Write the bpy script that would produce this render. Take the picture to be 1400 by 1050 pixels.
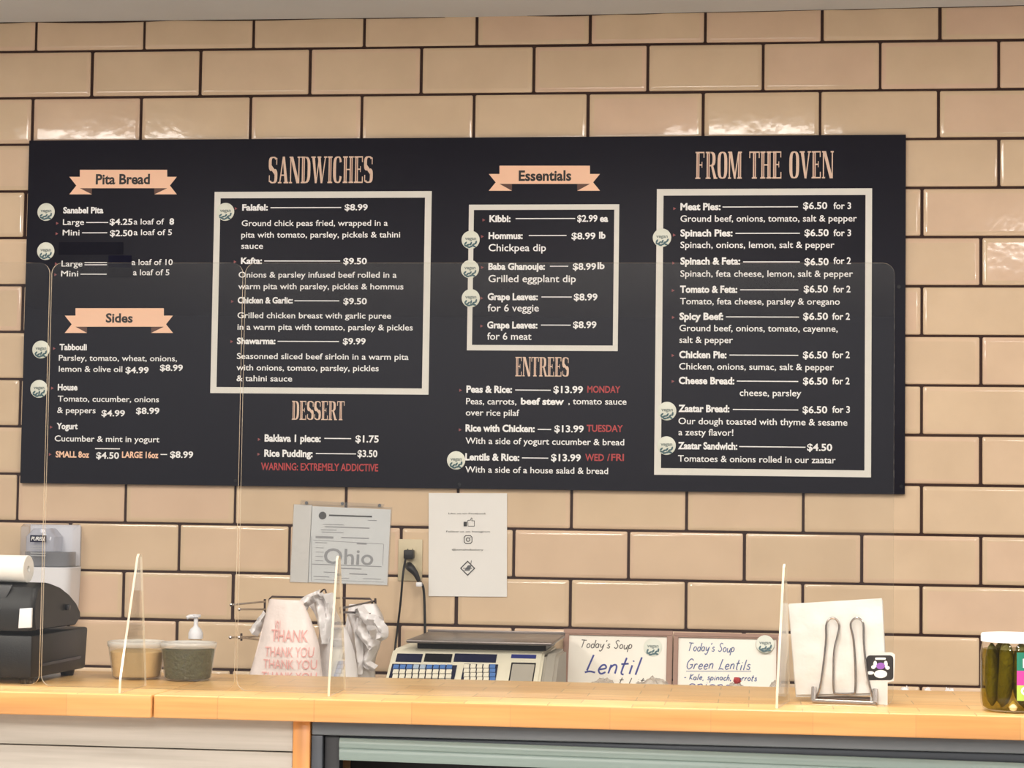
import bpy, bmesh, math, random
from mathutils import Vector, Matrix, noise
random.seed(7)
PI = math.pi
for o in list(bpy.data.objects):
    bpy.data.objects.remove(o)
SC = bpy.context.scene
COL = SC.collection

# ------------------------------------------------------------------ camera
F = 2870.0                                  # focal length in pixels of a 1400 x 1050 frame
CP = Vector((2.0133, -5.5683, 1.449))
RX, RY, RZ = .0572, -.0137, .1168
RM = Matrix.Rotation(RZ, 3, 'Z') @ Matrix.Rotation(RX, 3, 'X') @ Matrix.Rotation(RY, 3, 'Y')
cam_data = bpy.data.cameras.new('camera')
cam_data.sensor_fit = 'HORIZONTAL'; cam_data.sensor_width = 36; cam_data.lens = 36 * F / 1400
cam_data.clip_end = 100
cam = bpy.data.objects.new('camera', cam_data); COL.objects.link(cam)
right, fwd, up = RM.col[0], RM.col[1], RM.col[2]
cam.matrix_world = Matrix(((right.x, up.x, -fwd.x, CP.x), (right.y, up.y, -fwd.y, CP.y),
                           (right.z, up.z, -fwd.z, CP.z), (0, 0, 0, 1)))
SC.camera = cam
# ------------------------------------------------------------------ world, lamps, exposure
SC.view_settings.view_transform = 'Standard'
SC.view_settings.look = 'None'
SC.view_settings.gamma = 1
SC.view_settings.exposure = 0
wd = bpy.data.worlds.new('world'); SC.world = wd; wd.use_nodes = True
wd.node_tree.nodes['Background'].inputs[0].default_value = (.98, .98, 1.0, 1)
wd.node_tree.nodes['Background'].inputs[1].default_value = .34
def area(name, loc, sx, sy, power, col=(1, .935, .87), rot=(0, 0, 0)):
    l = bpy.data.lights.new(name, 'AREA'); l.shape = 'RECTANGLE'; l.size = sx; l.size_y = sy
    l.energy = power; l.color = col
    o = bpy.data.objects.new(name, l); COL.objects.link(o); o.location = loc; o.rotation_euler = rot
LZ = 2.752
for (lx, ly, sx, sy, p) in ((-.36, -2.30, .6, 1.2, 46), (1.98, -2.30, .6, 1.2, 46), (4.3, -2.30, .6, 1.2, 40),
                            (3.42, -4.52, .6, .34, 30), (-.36, -5.2, .6, 1.2, 100), (1.3, -5.2, .6, 1.2, 100),
                            (.8, -7.6, .6, 1.2, 100), (4.4, -7.6, .6, 1.2, 100)):
    area('ceiling_troffer', (lx, ly, LZ), sx, sy, p)

# ------------------------------------------------------------------ pixel -> world on a known plane
def ray(u, v): return RM @ Vector(((u - 700) / F, 1, (525 - v) / F))
def PY(u, v, y):
    d = ray(u, v); return CP + d * ((y - CP.y) / d.y)
def PZ(u, v, z):
    d = ray(u, v); return CP + d * ((z - CP.z) / d.z)
def PP(u, v, p, n):
    d = ray(u, v); return CP + d * ((Vector(p) - CP).dot(n) / d.dot(n))

# ------------------------------------------------------------------ materials
def srgb(r, g, b):
    f = lambda c: (c / 255 / 12.92) if c <= 10 else ((c / 255 + .055) / 1.055) ** 2.4
    return (f(r), f(g), f(b))
def mat(name, col, rough=.5, metal=0, spec=.5, vary=.06, nscale=30, bump=0, bscale=80, coat=0, sss=0):
    m = bpy.data.materials.new(name); m.use_nodes = True
    nt = m.node_tree; b = nt.nodes['Principled BSDF']
    b.inputs['Roughness'].default_value = rough; b.inputs['Metallic'].default_value = metal
    b.inputs['Specular IOR Level'].default_value = spec
    b.inputs['Coat Weight'].default_value = coat
    tc = nt.nodes.new('ShaderNodeTexCoord')
    nz = nt.nodes.new('ShaderNodeTexNoise'); nz.inputs['Scale'].default_value = nscale; nz.inputs['Detail'].default_value = 5
    nt.links.new(tc.outputs['Object'], nz.inputs['Vector'])
    mx = nt.nodes.new('ShaderNodeMix'); mx.data_type = 'RGBA'
    mx.inputs[6].default_value = tuple(c * (1 - vary) for c in col) + (1,)
    mx.inputs[7].default_value = tuple(min(1, c * (1 + vary)) for c in col) + (1,)
    nt.links.new(nz.outputs['Fac'], mx.inputs[0]); nt.links.new(mx.outputs[2], b.inputs['Base Color'])
    if bump:
        n2 = nt.nodes.new('ShaderNodeTexNoise'); n2.inputs['Scale'].default_value = bscale; n2.inputs['Detail'].default_value = 4
        nt.links.new(tc.outputs['Object'], n2.inputs['Vector'])
        bp = nt.nodes.new('ShaderNodeBump'); bp.inputs['Strength'].default_value = bump; bp.inputs['Distance'].default_value = .01
        nt.links.new(n2.outputs['Fac'], bp.inputs['Height']); nt.links.new(bp.outputs['Normal'], b.inputs['Normal'])
    return m
def clear_mat(name, tint=(.98, .98, .97), rough=.015, body=0, body_col=(.8, .8, .8), ior=1.49, bump=0, bscale=60):
    """thin clear sheet: see-through by Fresnel, optionally with some milky body"""
    m = bpy.data.materials.new(name); m.use_nodes = True; nt = m.node_tree
    for n in list(nt.nodes): nt.nodes.remove(n)
    out = nt.nodes.new('ShaderNodeOutputMaterial')
    tr = nt.nodes.new('ShaderNodeBsdfTransparent'); tr.inputs[0].default_value = (*tint, 1)
    gl = nt.nodes.new('ShaderNodeBsdfGlossy'); gl.inputs['Roughness'].default_value = rough
    fr = nt.nodes.new('ShaderNodeFresnel'); fr.inputs[0].default_value = ior
    base = tr.outputs[0]
    if body:
        df = nt.nodes.new('ShaderNodeBsdfDiffuse')
        tc = nt.nodes.new('ShaderNodeTexCoord'); nz = nt.nodes.new('ShaderNodeTexNoise'); nz.inputs['Scale'].default_value = 40
        nt.links.new(tc.outputs['Object'], nz.inputs['Vector'])
        cr = nt.nodes.new('ShaderNodeMix'); cr.data_type = 'RGBA'
        cr.inputs[6].default_value = tuple(c * .92 for c in body_col) + (1,); cr.inputs[7].default_value = (*body_col, 1)
        nt.links.new(nz.outputs['Fac'], cr.inputs[0]); nt.links.new(cr.outputs[2], df.inputs[0])
        mm = nt.nodes.new('ShaderNodeMixShader'); mm.inputs[0].default_value = body
        nt.links.new(tr.outputs[0], mm.inputs[1]); nt.links.new(df.outputs[0], mm.inputs[2]); base = mm.outputs[0]
    ms = nt.nodes.new('ShaderNodeMixShader')
    nt.links.new(fr.outputs[0], ms.inputs[0]); nt.links.new(base, ms.inputs[1]); nt.links.new(gl.outputs[0], ms.inputs[2])
    if bump:
        tc2 = nt.nodes.new('ShaderNodeTexCoord'); n2 = nt.nodes.new('ShaderNodeTexNoise'); n2.inputs['Scale'].default_value = bscale
        nt.links.new(tc2.outputs['Object'], n2.inputs['Vector'])
        bp = nt.nodes.new('ShaderNodeBump'); bp.inputs['Strength'].default_value = bump; bp.inputs['Distance'].default_value = .01
        nt.links.new(n2.outputs['Fac'], bp.inputs['Height'])
        nt.links.new(bp.outputs['Normal'], gl.inputs['Normal'])
    ge = nt.nodes.new('ShaderNodeNewGeometry')       # leaving the sheet again reflects as little as entering it
    mi = nt.nodes.new('ShaderNodeMix'); mi.inputs[2].default_value = ior; mi.inputs[3].default_value = 1 / ior
    nt.links.new(ge.outputs['Backfacing'], mi.inputs[0]); nt.links.new(mi.outputs[0], fr.inputs[0])
    nt.links.new(ms.outputs[0], out.inputs[0])
    return m
def wood_mat(name, c1, c2, stave=(.55, .045), grain_axis=0, rough=.28, seam=.55):
    """butcher block: staves by brick texture, streaky grain along grain_axis"""
    m = bpy.data.materials.new(name); m.use_nodes = True; nt = m.node_tree; b = nt.nodes['Principled BSDF']
    b.inputs['Roughness'].default_value = rough
    tc = nt.nodes.new('ShaderNodeTexCoord')
    bk = nt.nodes.new('ShaderNodeTexBrick'); bk.inputs['Scale'].default_value = 1
    bk.inputs['Brick Width'].default_value = stave[0]; bk.inputs['Row Height'].default_value = stave[1]
    bk.inputs['Mortar Size'].default_value = .0012; bk.inputs['Mortar Smooth'].default_value = .3
    bk.offset = .37; bk.offset_frequency = 2
    bk.inputs['Color1'].default_value = (*c1, 1); bk.inputs['Color2'].default_value = (*c2, 1)
    bk.inputs['Mortar'].default_value = (*[c * seam for c in c1], 1)
    nt.links.new(tc.outputs['Object'], bk.inputs['Vector'])
    mp = nt.nodes.new('ShaderNodeMapping')
    s = [70, 70, 70]; s[grain_axis] = 3
    mp.inputs['Scale'].default_value = s
    nt.links.new(tc.outputs['Object'], mp.inputs['Vector'])
    nz = nt.nodes.new('ShaderNodeTexNoise'); nz.inputs['Scale'].default_value = 1; nz.inputs['Detail'].default_value = 6
    nt.links.new(mp.outputs[0], nz.inputs['Vector'])
    rp = nt.nodes.new('ShaderNodeValToRGB'); rp.color_ramp.elements[0].position = .3; rp.color_ramp.elements[1].position = .75
    rp.color_ramp.elements[0].color = (.80, .77, .72, 1); rp.color_ramp.elements[1].color = (1.08, 1.06, 1.03, 1)
    nt.links.new(nz.outputs['Fac'], rp.inputs[0])
    mx = nt.nodes.new('ShaderNodeMix'); mx.data_type = 'RGBA'; mx.blend_type = 'MULTIPLY'; mx.inputs[0].default_value = 1
    nt.links.new(bk.outputs['Color'], mx.inputs[6]); nt.links.new(rp.outputs[0], mx.inputs[7])
    nt.links.new(mx.outputs[2], b.inputs['Base Color'])
    return m
def tile_mat():
    m = bpy.data.materials.new('glazed_tile'); m.use_nodes = True; nt = m.node_tree; b = nt.nodes['Principled BSDF']
    b.inputs['Roughness'].default_value = .08; b.inputs['Specular IOR Level'].default_value = .5
    ge = nt.nodes.new('ShaderNodeNewGeometry'); tc = nt.nodes.new('ShaderNodeTexCoord')
    rp = nt.nodes.new('ShaderNodeValToRGB')
    e = rp.color_ramp.elements
    e[0].position = 0; e[0].color = (*srgb(219, 194, 164), 1)
    e[1].position = 1; e[1].color = (*srgb(224, 194, 168), 1)
    x = e.new(.5); x.color = (*srgb(223, 198, 167), 1)
    nt.links.new(ge.outputs['Random Per Island'], rp.inputs[0])
    nz = nt.nodes.new('ShaderNodeTexNoise'); nz.inputs['Scale'].default_value = 7; nz.inputs['Detail'].default_value = 6
    nt.links.new(tc.outputs['Object'], nz.inputs['Vector'])
    r2 = nt.nodes.new('ShaderNodeValToRGB')
    r2.color_ramp.elements[0].position = .3; r2.color_ramp.elements[0].color = (.93, .92, .91, 1)
    r2.color_ramp.elements[1].position = .7; r2.color_ramp.elements[1].color = (1.03, 1.03, 1.03, 1)
    nt.links.new(nz.outputs['Fac'], r2.inputs[0])
    mx = nt.nodes.new('ShaderNodeMix'); mx.data_type = 'RGBA'; mx.blend_type = 'MULTIPLY'; mx.inputs[0].default_value = 1
    nt.links.new(rp.outputs[0], mx.inputs[6]); nt.links.new(r2.outputs[0], mx.inputs[7])
    nt.links.new(mx.outputs[2], b.inputs['Base Color'])
    n2 = nt.nodes.new('ShaderNodeTexNoise'); n2.inputs['Scale'].default_value = 22; n2.inputs['Detail'].default_value = 2
    nt.links.new(tc.outputs['Object'], n2.inputs['Vector'])
    bp = nt.nodes.new('ShaderNodeBump'); bp.inputs['Strength'].default_value = .05; bp.inputs['Distance'].default_value = .01
    nt.links.new(n2.outputs['Fac'], bp.inputs['Height']); nt.links.new(bp.outputs['Normal'], b.inputs['Normal'])
    return m
MT = {}
MT['tile'] = tile_mat()
MT['grout'] = mat('dark_mortar', srgb(56, 36, 31), .9, vary=.25, nscale=60)
MT['ceiling'] = mat('painted_ceiling', srgb(216, 219, 222), .8, vary=.05, nscale=6, bump=.1, bscale=40)
MT['floor'] = mat('floor_tile', srgb(206, 202, 196), .4, vary=.06, nscale=3)
MT['board'] = mat('board_black', srgb(24, 24, 36), .5, spec=.22, vary=.06, nscale=3)
MT['white_print'] = mat('white_print', srgb(246, 246, 246), .5, vary=.02)
MT['red_print'] = mat('red_print', srgb(176, 52, 54), .5)
MT['bullet_print'] = mat('bullet_print', srgb(140, 72, 74), .5)
MT['salmon'] = mat('salmon_ribbon', srgb(255, 206, 174), .5, vary=.02)
MT['salmon_fold'] = mat('salmon_fold', srgb(92, 58, 46), .5)
MT['heading'] = mat('bronze_heading', srgb(226, 196, 174), .45, vary=.08, nscale=90)
MT['heading_inline'] = mat('heading_inline', srgb(150, 108, 92), .5)
MT['black_print'] = mat('black_print', srgb(28, 22, 22), .5)
MT['border'] = mat('border_cream', srgb(226, 224, 216), .5, vary=.03)
MT['sticker'] = mat('sticker_cream', srgb(226, 229, 216), .4, vary=.03)
MT['sticker_teal'] = mat('sticker_teal', srgb(52, 92, 100), .4, vary=.25, nscale=200)
MT['sticker_grey'] = mat('sticker_grey', srgb(120, 132, 126), .4)
MT['tape'] = mat('blue_black_tape', srgb(14, 14, 36), .6, spec=.1)
MT['tape_dull'] = mat('dull_black_tape', srgb(22, 22, 34), .6, spec=.1)
MT['wood'] = wood_mat('butcher_block', srgb(235, 195, 135), srgb(222, 176, 114), stave=(.16, .075), seam=.5)
MT['wood_edge'] = wood_mat('butcher_block_edge', srgb(215, 160, 100), srgb(208, 150, 90), stave=(.19, .2), seam=.8)
MT['post'] = wood_mat('honey_wood', srgb(214, 150, 86), srgb(206, 142, 80), stave=(3, 3), grain_axis=2)
MT['plank'] = wood_mat('whitewashed_plank', srgb(186, 180, 172), srgb(180, 174, 166), stave=(4, 4), grain_axis=0, rough=.6)
MT['steel'] = mat('grey_steel', srgb(108, 112, 116), .38, metal=.6, vary=.08, nscale=8)
MT['dark_steel'] = mat('dark_frame', srgb(64, 68, 74), .4, metal=.3)
MT['canopy'] = mat('green_grey_canopy', srgb(132, 148, 142), .35, vary=.05, nscale=5)
MT['black_in'] = mat('cooler_interior', srgb(26, 26, 30), .5)
MT['black_plastic'] = mat('black_plastic', srgb(17, 17, 19), .42, vary=.1, bump=.05, bscale=300)
MT['black_gloss'] = mat('black_gloss', srgb(22, 22, 28), .2)
MT['grey_plastic'] = mat('grey_plastic', srgb(62, 62, 64), .3)
MT['paper'] = mat('white_paper', srgb(236, 234, 230), .7, vary=.03, nscale=12)
MT['paper_warm'] = mat('white_bag_paper', srgb(224, 223, 221), .7, vary=.04, nscale=14, bump=.4, bscale=16)
MT['paper_grey'] = mat('form_paper', srgb(238, 241, 242), .6, vary=.04, nscale=9)
MT['ink'] = mat('grey_ink', srgb(110, 112, 116), .6)
MT['ink_dark'] = mat('dark_ink', srgb(58, 58, 62), .6)
MT['ink_pale'] = mat('pale_ink', srgb(164, 166, 170), .6)
MT['ivory'] = mat('ivory_plastic', srgb(206, 192, 160), .4)
MT['scale_ivory'] = mat('scale_ivory', srgb(232, 226, 204), .4)
MT['navy'] = mat('navy_panel', srgb(26, 30, 58), .22)
MT['navy_strip'] = mat('navy_strip', srgb(44, 52, 118), .3)
MT['key_cream'] = mat('key_cream', srgb(226, 220, 200), .5)
MT['key_blue'] = mat('key_blue', srgb(78, 118, 178), .5)
MT['key_pale'] = mat('key_pale', srgb(166, 182, 200), .5)
MT['platter'] = mat('platter_steel', srgb(126, 118, 114), .35, metal=.7, vary=.15, nscale=6)
MT['slot'] = mat('grey_slot', srgb(166, 160, 148), .5)
MT['chrome'] = mat('chrome_wire', srgb(176, 168, 164), .25, metal=1)
MT['dark_wire'] = mat('dark_wire', srgb(84, 72, 70), .35, metal=.8)
MT['cable'] = mat('black_cable', srgb(24, 22, 24), .5)
MT['bag'] = mat('bag_plastic', srgb(240, 226, 220), .32, vary=.05, nscale=18, bump=.35, bscale=22)
MT['bag_white'] = mat('bag_plastic_white', srgb(244, 240, 240), .35, vary=.04, bump=.3, bscale=30)
MT['bag_red'] = mat('bag_red_print', srgb(238, 176, 170), .4, vary=.15, nscale=120)
MT['frame_taupe'] = mat('taupe_frame', srgb(160, 124, 106), .5, vary=.1, nscale=50)
MT['whiteboard'] = mat('whiteboard', srgb(240, 234, 222), .3, vary=.02)
MT['marker_blue'] = mat('marker_blue', srgb(44, 56, 140), .5)
MT['marker_slate'] = mat('marker_slate', srgb(88, 104, 150), .5)
MT['marker_grey'] = mat('marker_grey', srgb(92, 86, 82), .5)
MT['white_plastic'] = mat('white_plastic', srgb(238, 238, 242), .35, vary=.02)
MT['purple'] = mat('purple_print', srgb(150, 90, 190), .5)
MT['magenta'] = mat('label_magenta', srgb(200, 62, 150), .5)
MT['label_green'] = mat('label_green', srgb(28, 120, 96), .5)
MT['label_lime'] = mat('label_lime', srgb(176, 204, 84), .5)
MT['pickle'] = mat('pickle_green', srgb(122, 116, 44), .35, vary=.25, nscale=35, bump=.5, bscale=120)
MT['garlic'] = mat('garlic_clove', srgb(240, 216, 170), .5)
MT['hummus'] = mat('beige_dip', srgb(230, 196, 142), .6, vary=.06, nscale=40, bump=.3, bscale=60)
MT['salad'] = mat('chopped_herbs', srgb(72, 76, 46), .6, vary=.8, nscale=130, bump=.8, bscale=150)
MT['bread'] = mat('pita_bread', srgb(232, 206, 168), .8, vary=.12, nscale=22)
MT['counter_dull'] = mat('back_counter_laminate', srgb(150, 140, 128), .5)
MT['acrylic'] = clear_mat('clear_acrylic')
MT['acrylic_edge'] = clear_mat('acrylic_edge', tint=(.98, .94, .86), rough=.1, body=.55, body_col=srgb(255, 240, 214))
MT['glass'] = clear_mat('clear_glass', ior=1.45)
MT['brine'] = clear_mat('pickle_brine', tint=srgb(205, 196, 112), ior=1.05)
MT['tub'] = clear_mat('tub_plastic', tint=(.95, .95, .94), rough=.12, body=.05, body_col=srgb(240, 238, 230))
MT['tub_lid'] = clear_mat('tub_lid_plastic', tint=(.95, .95, .94), rough=.12, body=.4, body_col=srgb(250, 250, 248))
MT['bottle_milky'] = clear_mat('milky_bottle', tint=(.95, .95, .97), rough=.05, body=.5, body_col=srgb(240, 242, 250))
MT['bottle'] = clear_mat('bottle_plastic', tint=(.93, .91, .88), rough=.05, body=.14, body_col=srgb(220, 210, 200))
MT['refill'] = clear_mat('refill_bottle', tint=(.93, .94, .97), rough=.06, body=.10, body_col=srgb(225, 228, 240))
MT['gel'] = clear_mat('gel', tint=(.84, .84, .84), rough=.05, body=.4, body_col=srgb(172, 172, 172))
MT['sleeve'] = clear_mat('plastic_sleeve', tint=(.97, .97, .97), rough=.08, body=.05, body_col=srgb(240, 242, 242), bump=.25, bscale=18)
MT['wrap'] = clear_mat('plastic_wrap', tint=(.96, .95, .94), rough=.12, body=.34, body_col=srgb(236, 226, 212), bump=.9, bscale=70)

# ------------------------------------------------------------------ object helpers
BASE = {}
def finish(name, bm, mats, parent=None, angle=38, smooth=True):
    """bm is in world coordinates; becomes ONE mesh object, a child of parent when given"""
    if not isinstance(mats, (list, tuple)): mats = [mats]
    if parent is not None:
        off = BASE[parent.name]; bmesh.ops.translate(bm, verts=bm.verts, vec=-off)
    if smooth:
        th = math.radians(angle); hl = bm.edges.layers.int.get('hard')
        for f in bm.faces: f.smooth = True
        for e in bm.edges:
            if len(e.link_faces) == 2: e.smooth = e.calc_face_angle(0) < th and not (hl and e[hl])
    me = bpy.data.meshes.new(name); bm.to_mesh(me); bm.free()
    for m in mats: me.materials.append(MT[m] if isinstance(m, str) else m)
    o = bpy.data.objects.new(name, me); COL.objects.link(o)
    if parent is not None:
        o.parent = parent; BASE[o.name] = BASE[parent.name]
    else: BASE[o.name] = Vector((0, 0, 0))
    return o
def tag(o, label, cat, group=None, kind=None):
    o['label'] = label; o['category'] = cat
    if group: o['group'] = group
    if kind: o['kind'] = kind
    return o
def thing(name, label, cat, loc, group=None):
    o = bpy.data.objects.new(name, None); o.empty_display_size = .05; COL.objects.link(o); o.location = loc
    BASE[o.name] = Vector(loc); return tag(o, label, cat, group)
def rebase(o, loc):
    """put a top-level mesh's origin at its base"""
    loc = Vector(loc); o.data.transform(Matrix.Translation(-loc)); o.location = loc; BASE[o.name] = loc
def struct(o): o['kind'] = 'structure'; return o
def NB(): return bmesh.new()
def quad(bm, pts, mi=0):
    f = bm.faces.new([bm.verts.new(p) for p in pts]); f.material_index = mi; return f
def box(bm, lo, hi, bev=0, seg=2, mi=0, M=None):
    r = bmesh.ops.create_cube(bm, size=1)
    lo = Vector(lo); hi = Vector(hi); c = (lo + hi) / 2; d = hi - lo
    for v in r['verts']: v.co = Vector((v.co.x * d.x, v.co.y * d.y, v.co.z * d.z)) + c
    fs = set(f for v in r['verts'] for f in v.link_faces)
    for f in fs: f.material_index = mi
    vs = list(r['verts'])
    if bev:
        es = list(set(e for v in vs for e in v.link_edges))
        rb = bmesh.ops.bevel(bm, geom=es, offset=bev, segments=seg, profile=.5, affect='EDGES', material=mi)
        vs = list(set(list(rb['verts']) + [v for v in vs if v.is_valid]))
    if M is not None:
        for v in vs: v.co = M @ v.co
    return vs
def hexa(bm, p, mi=0, bev=0):
    """8 points: bottom ring 0-3, top ring 4-7"""
    v = [bm.verts.new(q) for q in p]
    fs = []
    for ix in ((3, 2, 1, 0), (4, 5, 6, 7), (0, 1, 5, 4), (1, 2, 6, 5), (2, 3, 7, 6), (3, 0, 4, 7)):
        f = bm.faces.new([v[i] for i in ix]); f.material_index = mi; fs.append(f)
    bmesh.ops.recalc_face_normals(bm, faces=fs)
    if bev:
        es = list(set(e for x in v for e in x.link_edges))
        bmesh.ops.bevel(bm, geom=es, offset=bev, segments=2, profile=.5, affect='EDGES', material=mi)
def prism(bm, poly, d, mi=0, side_mi=None):
    """extrude a planar 3-D polygon by vector d"""
    d = Vector(d); a = [bm.verts.new(p) for p in poly]; b = [bm.verts.new(Vector(p) + d) for p in poly]
    n = len(a); fs = [bm.faces.new(a), bm.faces.new(b[::-1])]
    for f in fs: f.material_index = mi
    for i in range(n):
        f = bm.faces.new((a[i], b[i], b[(i + 1) % n], a[(i + 1) % n])); f.material_index = mi if side_mi is None else side_mi; fs.append(f)
    bmesh.ops.recalc_face_normals(bm, faces=fs)
def shell(bm, t):
    bmesh.ops.recalc_face_normals(bm, faces=bm.faces); bm.normal_update()
    bmesh.ops.solidify(bm, geom=bm.faces, thickness=t)
    bmesh.ops.recalc_face_normals(bm, faces=bm.faces)
def lathe(bm, prof, c, seg=32, mi=0, axis=None):
    c = Vector(c); rings = []
    Q = Matrix.Identity(3) if axis is None else Vector((0, 0, 1)).rotation_difference(Vector(axis)).to_matrix()
    for (r, z) in prof:
        if r < 1e-6: rings.append([bm.verts.new(c + Q @ Vector((0, 0, z)))])
        else: rings.append([bm.verts.new(c + Q @ Vector((r * math.cos(2 * PI * i / seg), r * math.sin(2 * PI * i / seg), z))) for i in range(seg)])
    fs = []
    for a, b in zip(rings, rings[1:]):
        for i in range(seg):
            j = (i + 1) % seg
            if len(a) == 1 and len(b) == 1: continue
            if len(a) == 1: f = bm.faces.new((a[0], b[i], b[j]))
            elif len(b) == 1: f = bm.faces.new((a[i], b[0], a[j]))
            else: f = bm.faces.new((a[i], b[i], b[j], a[j]))
            f.material_index = mi; fs.append(f)
    bmesh.ops.recalc_face_normals(bm, faces=fs)
def smooth_path(p, n=6, closed=False):
    p = [Vector(q) for q in p]; out = []; N = len(p)
    for i in range(N if closed else N - 1):
        if closed: a, b, c, d = p[(i - 1) % N], p[i], p[(i + 1) % N], p[(i + 2) % N]
        else: a, b, c, d = p[max(i - 1, 0)], p[i], p[i + 1], p[min(i + 2, N - 1)]
        for k in range(n):
            t = k / n
            out.append(.5 * ((2 * b) + (c - a) * t + (2 * a - 5 * b + 4 * c - d) * t * t + (3 * b - a - 3 * c + d) * t ** 3))
    if not closed: out.append(p[-1])
    return out
def tube(bm, pts, r, seg=8, mi=0, closed=False, caps=True):
    pts = [Vector(p) for p in pts]; n = len(pts); rings = []
    rr = r if isinstance(r, (list, tuple)) else [r] * n
    t0 = (pts[1] - pts[0]).normalized()
    nrm = t0.orthogonal().normalized()
    for i, p in enumerate(pts):
        if closed: t = (pts[(i + 1) % n] - pts[i - 1])
        else: t = pts[min(i + 1, n - 1)] - pts[max(i - 1, 0)]
        t = t.normalized() if t.length > 1e-9 else t0
        nrm = (nrm - t * nrm.dot(t)); nrm = nrm.normalized() if nrm.length > 1e-6 else t.orthogonal().normalized()
        bn = t.cross(nrm)
        rings.append([bm.verts.new(p + (nrm * math.cos(2 * PI * k / seg) + bn * math.sin(2 * PI * k / seg)) * rr[i]) for k in range(seg)])
    fs = []
    for i in range(n if closed else n - 1):
        a, b = rings[i], rings[(i + 1) % n]
        for k in range(seg):
            f = bm.faces.new((a[k], a[(k + 1) % seg], b[(k + 1) % seg], b[k])); f.material_index = mi; fs.append(f)
    if caps and not closed:
        for rg in (rings[0][::-1], rings[-1]):
            f = bm.faces.new(rg); f.material_index = mi; fs.append(f)
    bmesh.ops.recalc_face_normals(bm, faces=fs)
def disc(bm, c, ex, ey, r, seg=24, mi=0, rx=1, ry=1):
    c = Vector(c); ex = Vector(ex); ey = Vector(ey)
    f = bm.faces.new([bm.verts.new(c + ex * (r * rx * math.cos(2 * PI * i / seg)) + ey * (r * ry * math.sin(2 * PI * i / seg))) for i in range(seg)])
    f.material_index = mi; return f

# ------------------------------------------------------------------ lettering
_txt = {}
def text_geo(s, bold=0.0):
    key = (s, bold)
    if key in _txt: return _txt[key]
    cu = bpy.data.curves.new('t', 'FONT'); cu.body = s; cu.size = 1; cu.resolution_u = 3; cu.offset = bold; cu.fill_mode = 'FRONT'
    ob = bpy.data.objects.new('t', cu); COL.objects.link(ob)
    dg = bpy.context.evaluated_depsgraph_get(); dg.update()
    me = bpy.data.meshes.new_from_object(ob.evaluated_get(dg))
    vs = [(v.co.x, v.co.y) for v in me.vertices]; fs = [tuple(p.vertices) for p in me.polygons]
    bpy.data.objects.remove(ob); bpy.data.curves.remove(cu); bpy.data.meshes.remove(me)
    _txt[key] = (vs, fs); return vs, fs
_cap = None
def capheight():
    global _cap
    if _cap is None: _cap = max(v[1] for v in text_geo('H')[0])
    return _cap
def put_text(bm, s, org, ex, ey, width, cap, bold=0.0, mi=0, shear=0, fn=None):
    """lettering with its left end of baseline at org, squeezed to width; ex / ey are unit directions"""
    vs, fs = text_geo(s, bold)
    if not vs: return
    x0 = min(v[0] for v in vs); x1 = max(v[0] for v in vs); sx = width / (x1 - x0); sy = cap / capheight()
    org = Vector(org); ex = Vector(ex); ey = Vector(ey); nv = []
    for (x, y) in vs:
        a = (x - x0) * sx + shear * y * sy; b = y * sy
        nv.append(bm.verts.new(fn(a, b) if fn else org + ex * a + ey * b))
    for f in fs:
        try: q = bm.faces.new([nv[i] for i in f]); q.material_index = mi
        except ValueError: pass
STROKES = {
 'T': (.8, [[(0, .97), (.75, .93)], [(.38, .97), (.26, 0)]]), 'o': (.5, ['o']),
 'd': (.55, ['o', [(.55, 1), (.44, 0)]]), 'a': (.55, ['o', [(.46, .48), (.42, .1), (.5, 0)]]),
 'y': (.55, [[(.05, .5), (.08, .15), (.3, .1), (.45, .4)], [(.52, .52), (.36, -.2), (.12, -.4), (0, -.25)]]),
 "'": (.2, [[(.15, 1), (.08, .78)]]), 's': (.45, [[(.4, .45), (.18, .5), (.12, .32), (.38, .2), (.3, 0), (0, .06)]]),
 'S': (.65, [[(.6, .88), (.35, 1), (.12, .8), (.32, .55), (.52, .28), (.3, 0), (0, .14)]]),
 'u': (.55, [[(.03, .5), (.05, .1), (.25, 0), (.46, .25)], [(.5, .5), (.46, .05), (.54, 0)]]),
 'p': (.55, [[(.08, .52), (-.04, -.45)], 'o']), 'L': (.62, [[(.32, 1), (.12, .1)], [(.02, .0), (.3, .06), (.62, .0)]]),
 'e': (.5, [[(.06, .24), (.42, .32), (.34, .5), (.15, .46), (.03, .2), (.2, 0), (.45, .1)]]),
 'n': (.5, [[(.07, .5), (.0, 0)], [(.03, .3), (.24, .5), (.4, .4), (.38, 0)]]),
 't': (.42, [[(.24, .95), (.1, .12), (.26, 0)], [(0, .58), (.42, .62)]]),
 'i': (.22, [[(.1, .5), (.04, 0)], [(.14, .76), (.12, .7)]]), 'l': (.24, [[(.2, 1), (.04, 0)]]),
 'G': (.75, [[(.68, .84), (.42, 1), (.1, .7), (.06, .25), (.3, 0), (.62, .2), (.62, .44)], [(.36, .42), (.72, .45)]]),
 'r': (.4, [[(.07, .5), (0, 0)], [(.03, .3), (.2, .5), (.36, .44)]]),
 'K': (.55, [[(.1, .92), (0, 0)], [(.52, .86), (.07, .42), (.52, 0)]]),
 'c': (.45, [[(.42, .42), (.2, .5), (.03, .22), (.2, 0), (.43, .1)]]),
 'h': (.5, [[(.14, 1), (0, 0)], [(.03, .3), (.24, .5), (.4, .4), (.36, 0)]]),
 ',': (.2, [[(.1, .06), (.04, -.16)]]), '-': (.4, [[(0, .3), (.32, .33)]]), '.': (.2, [[(.05, .05), (.1, .0)]]), ' ': (.35, [])}
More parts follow.
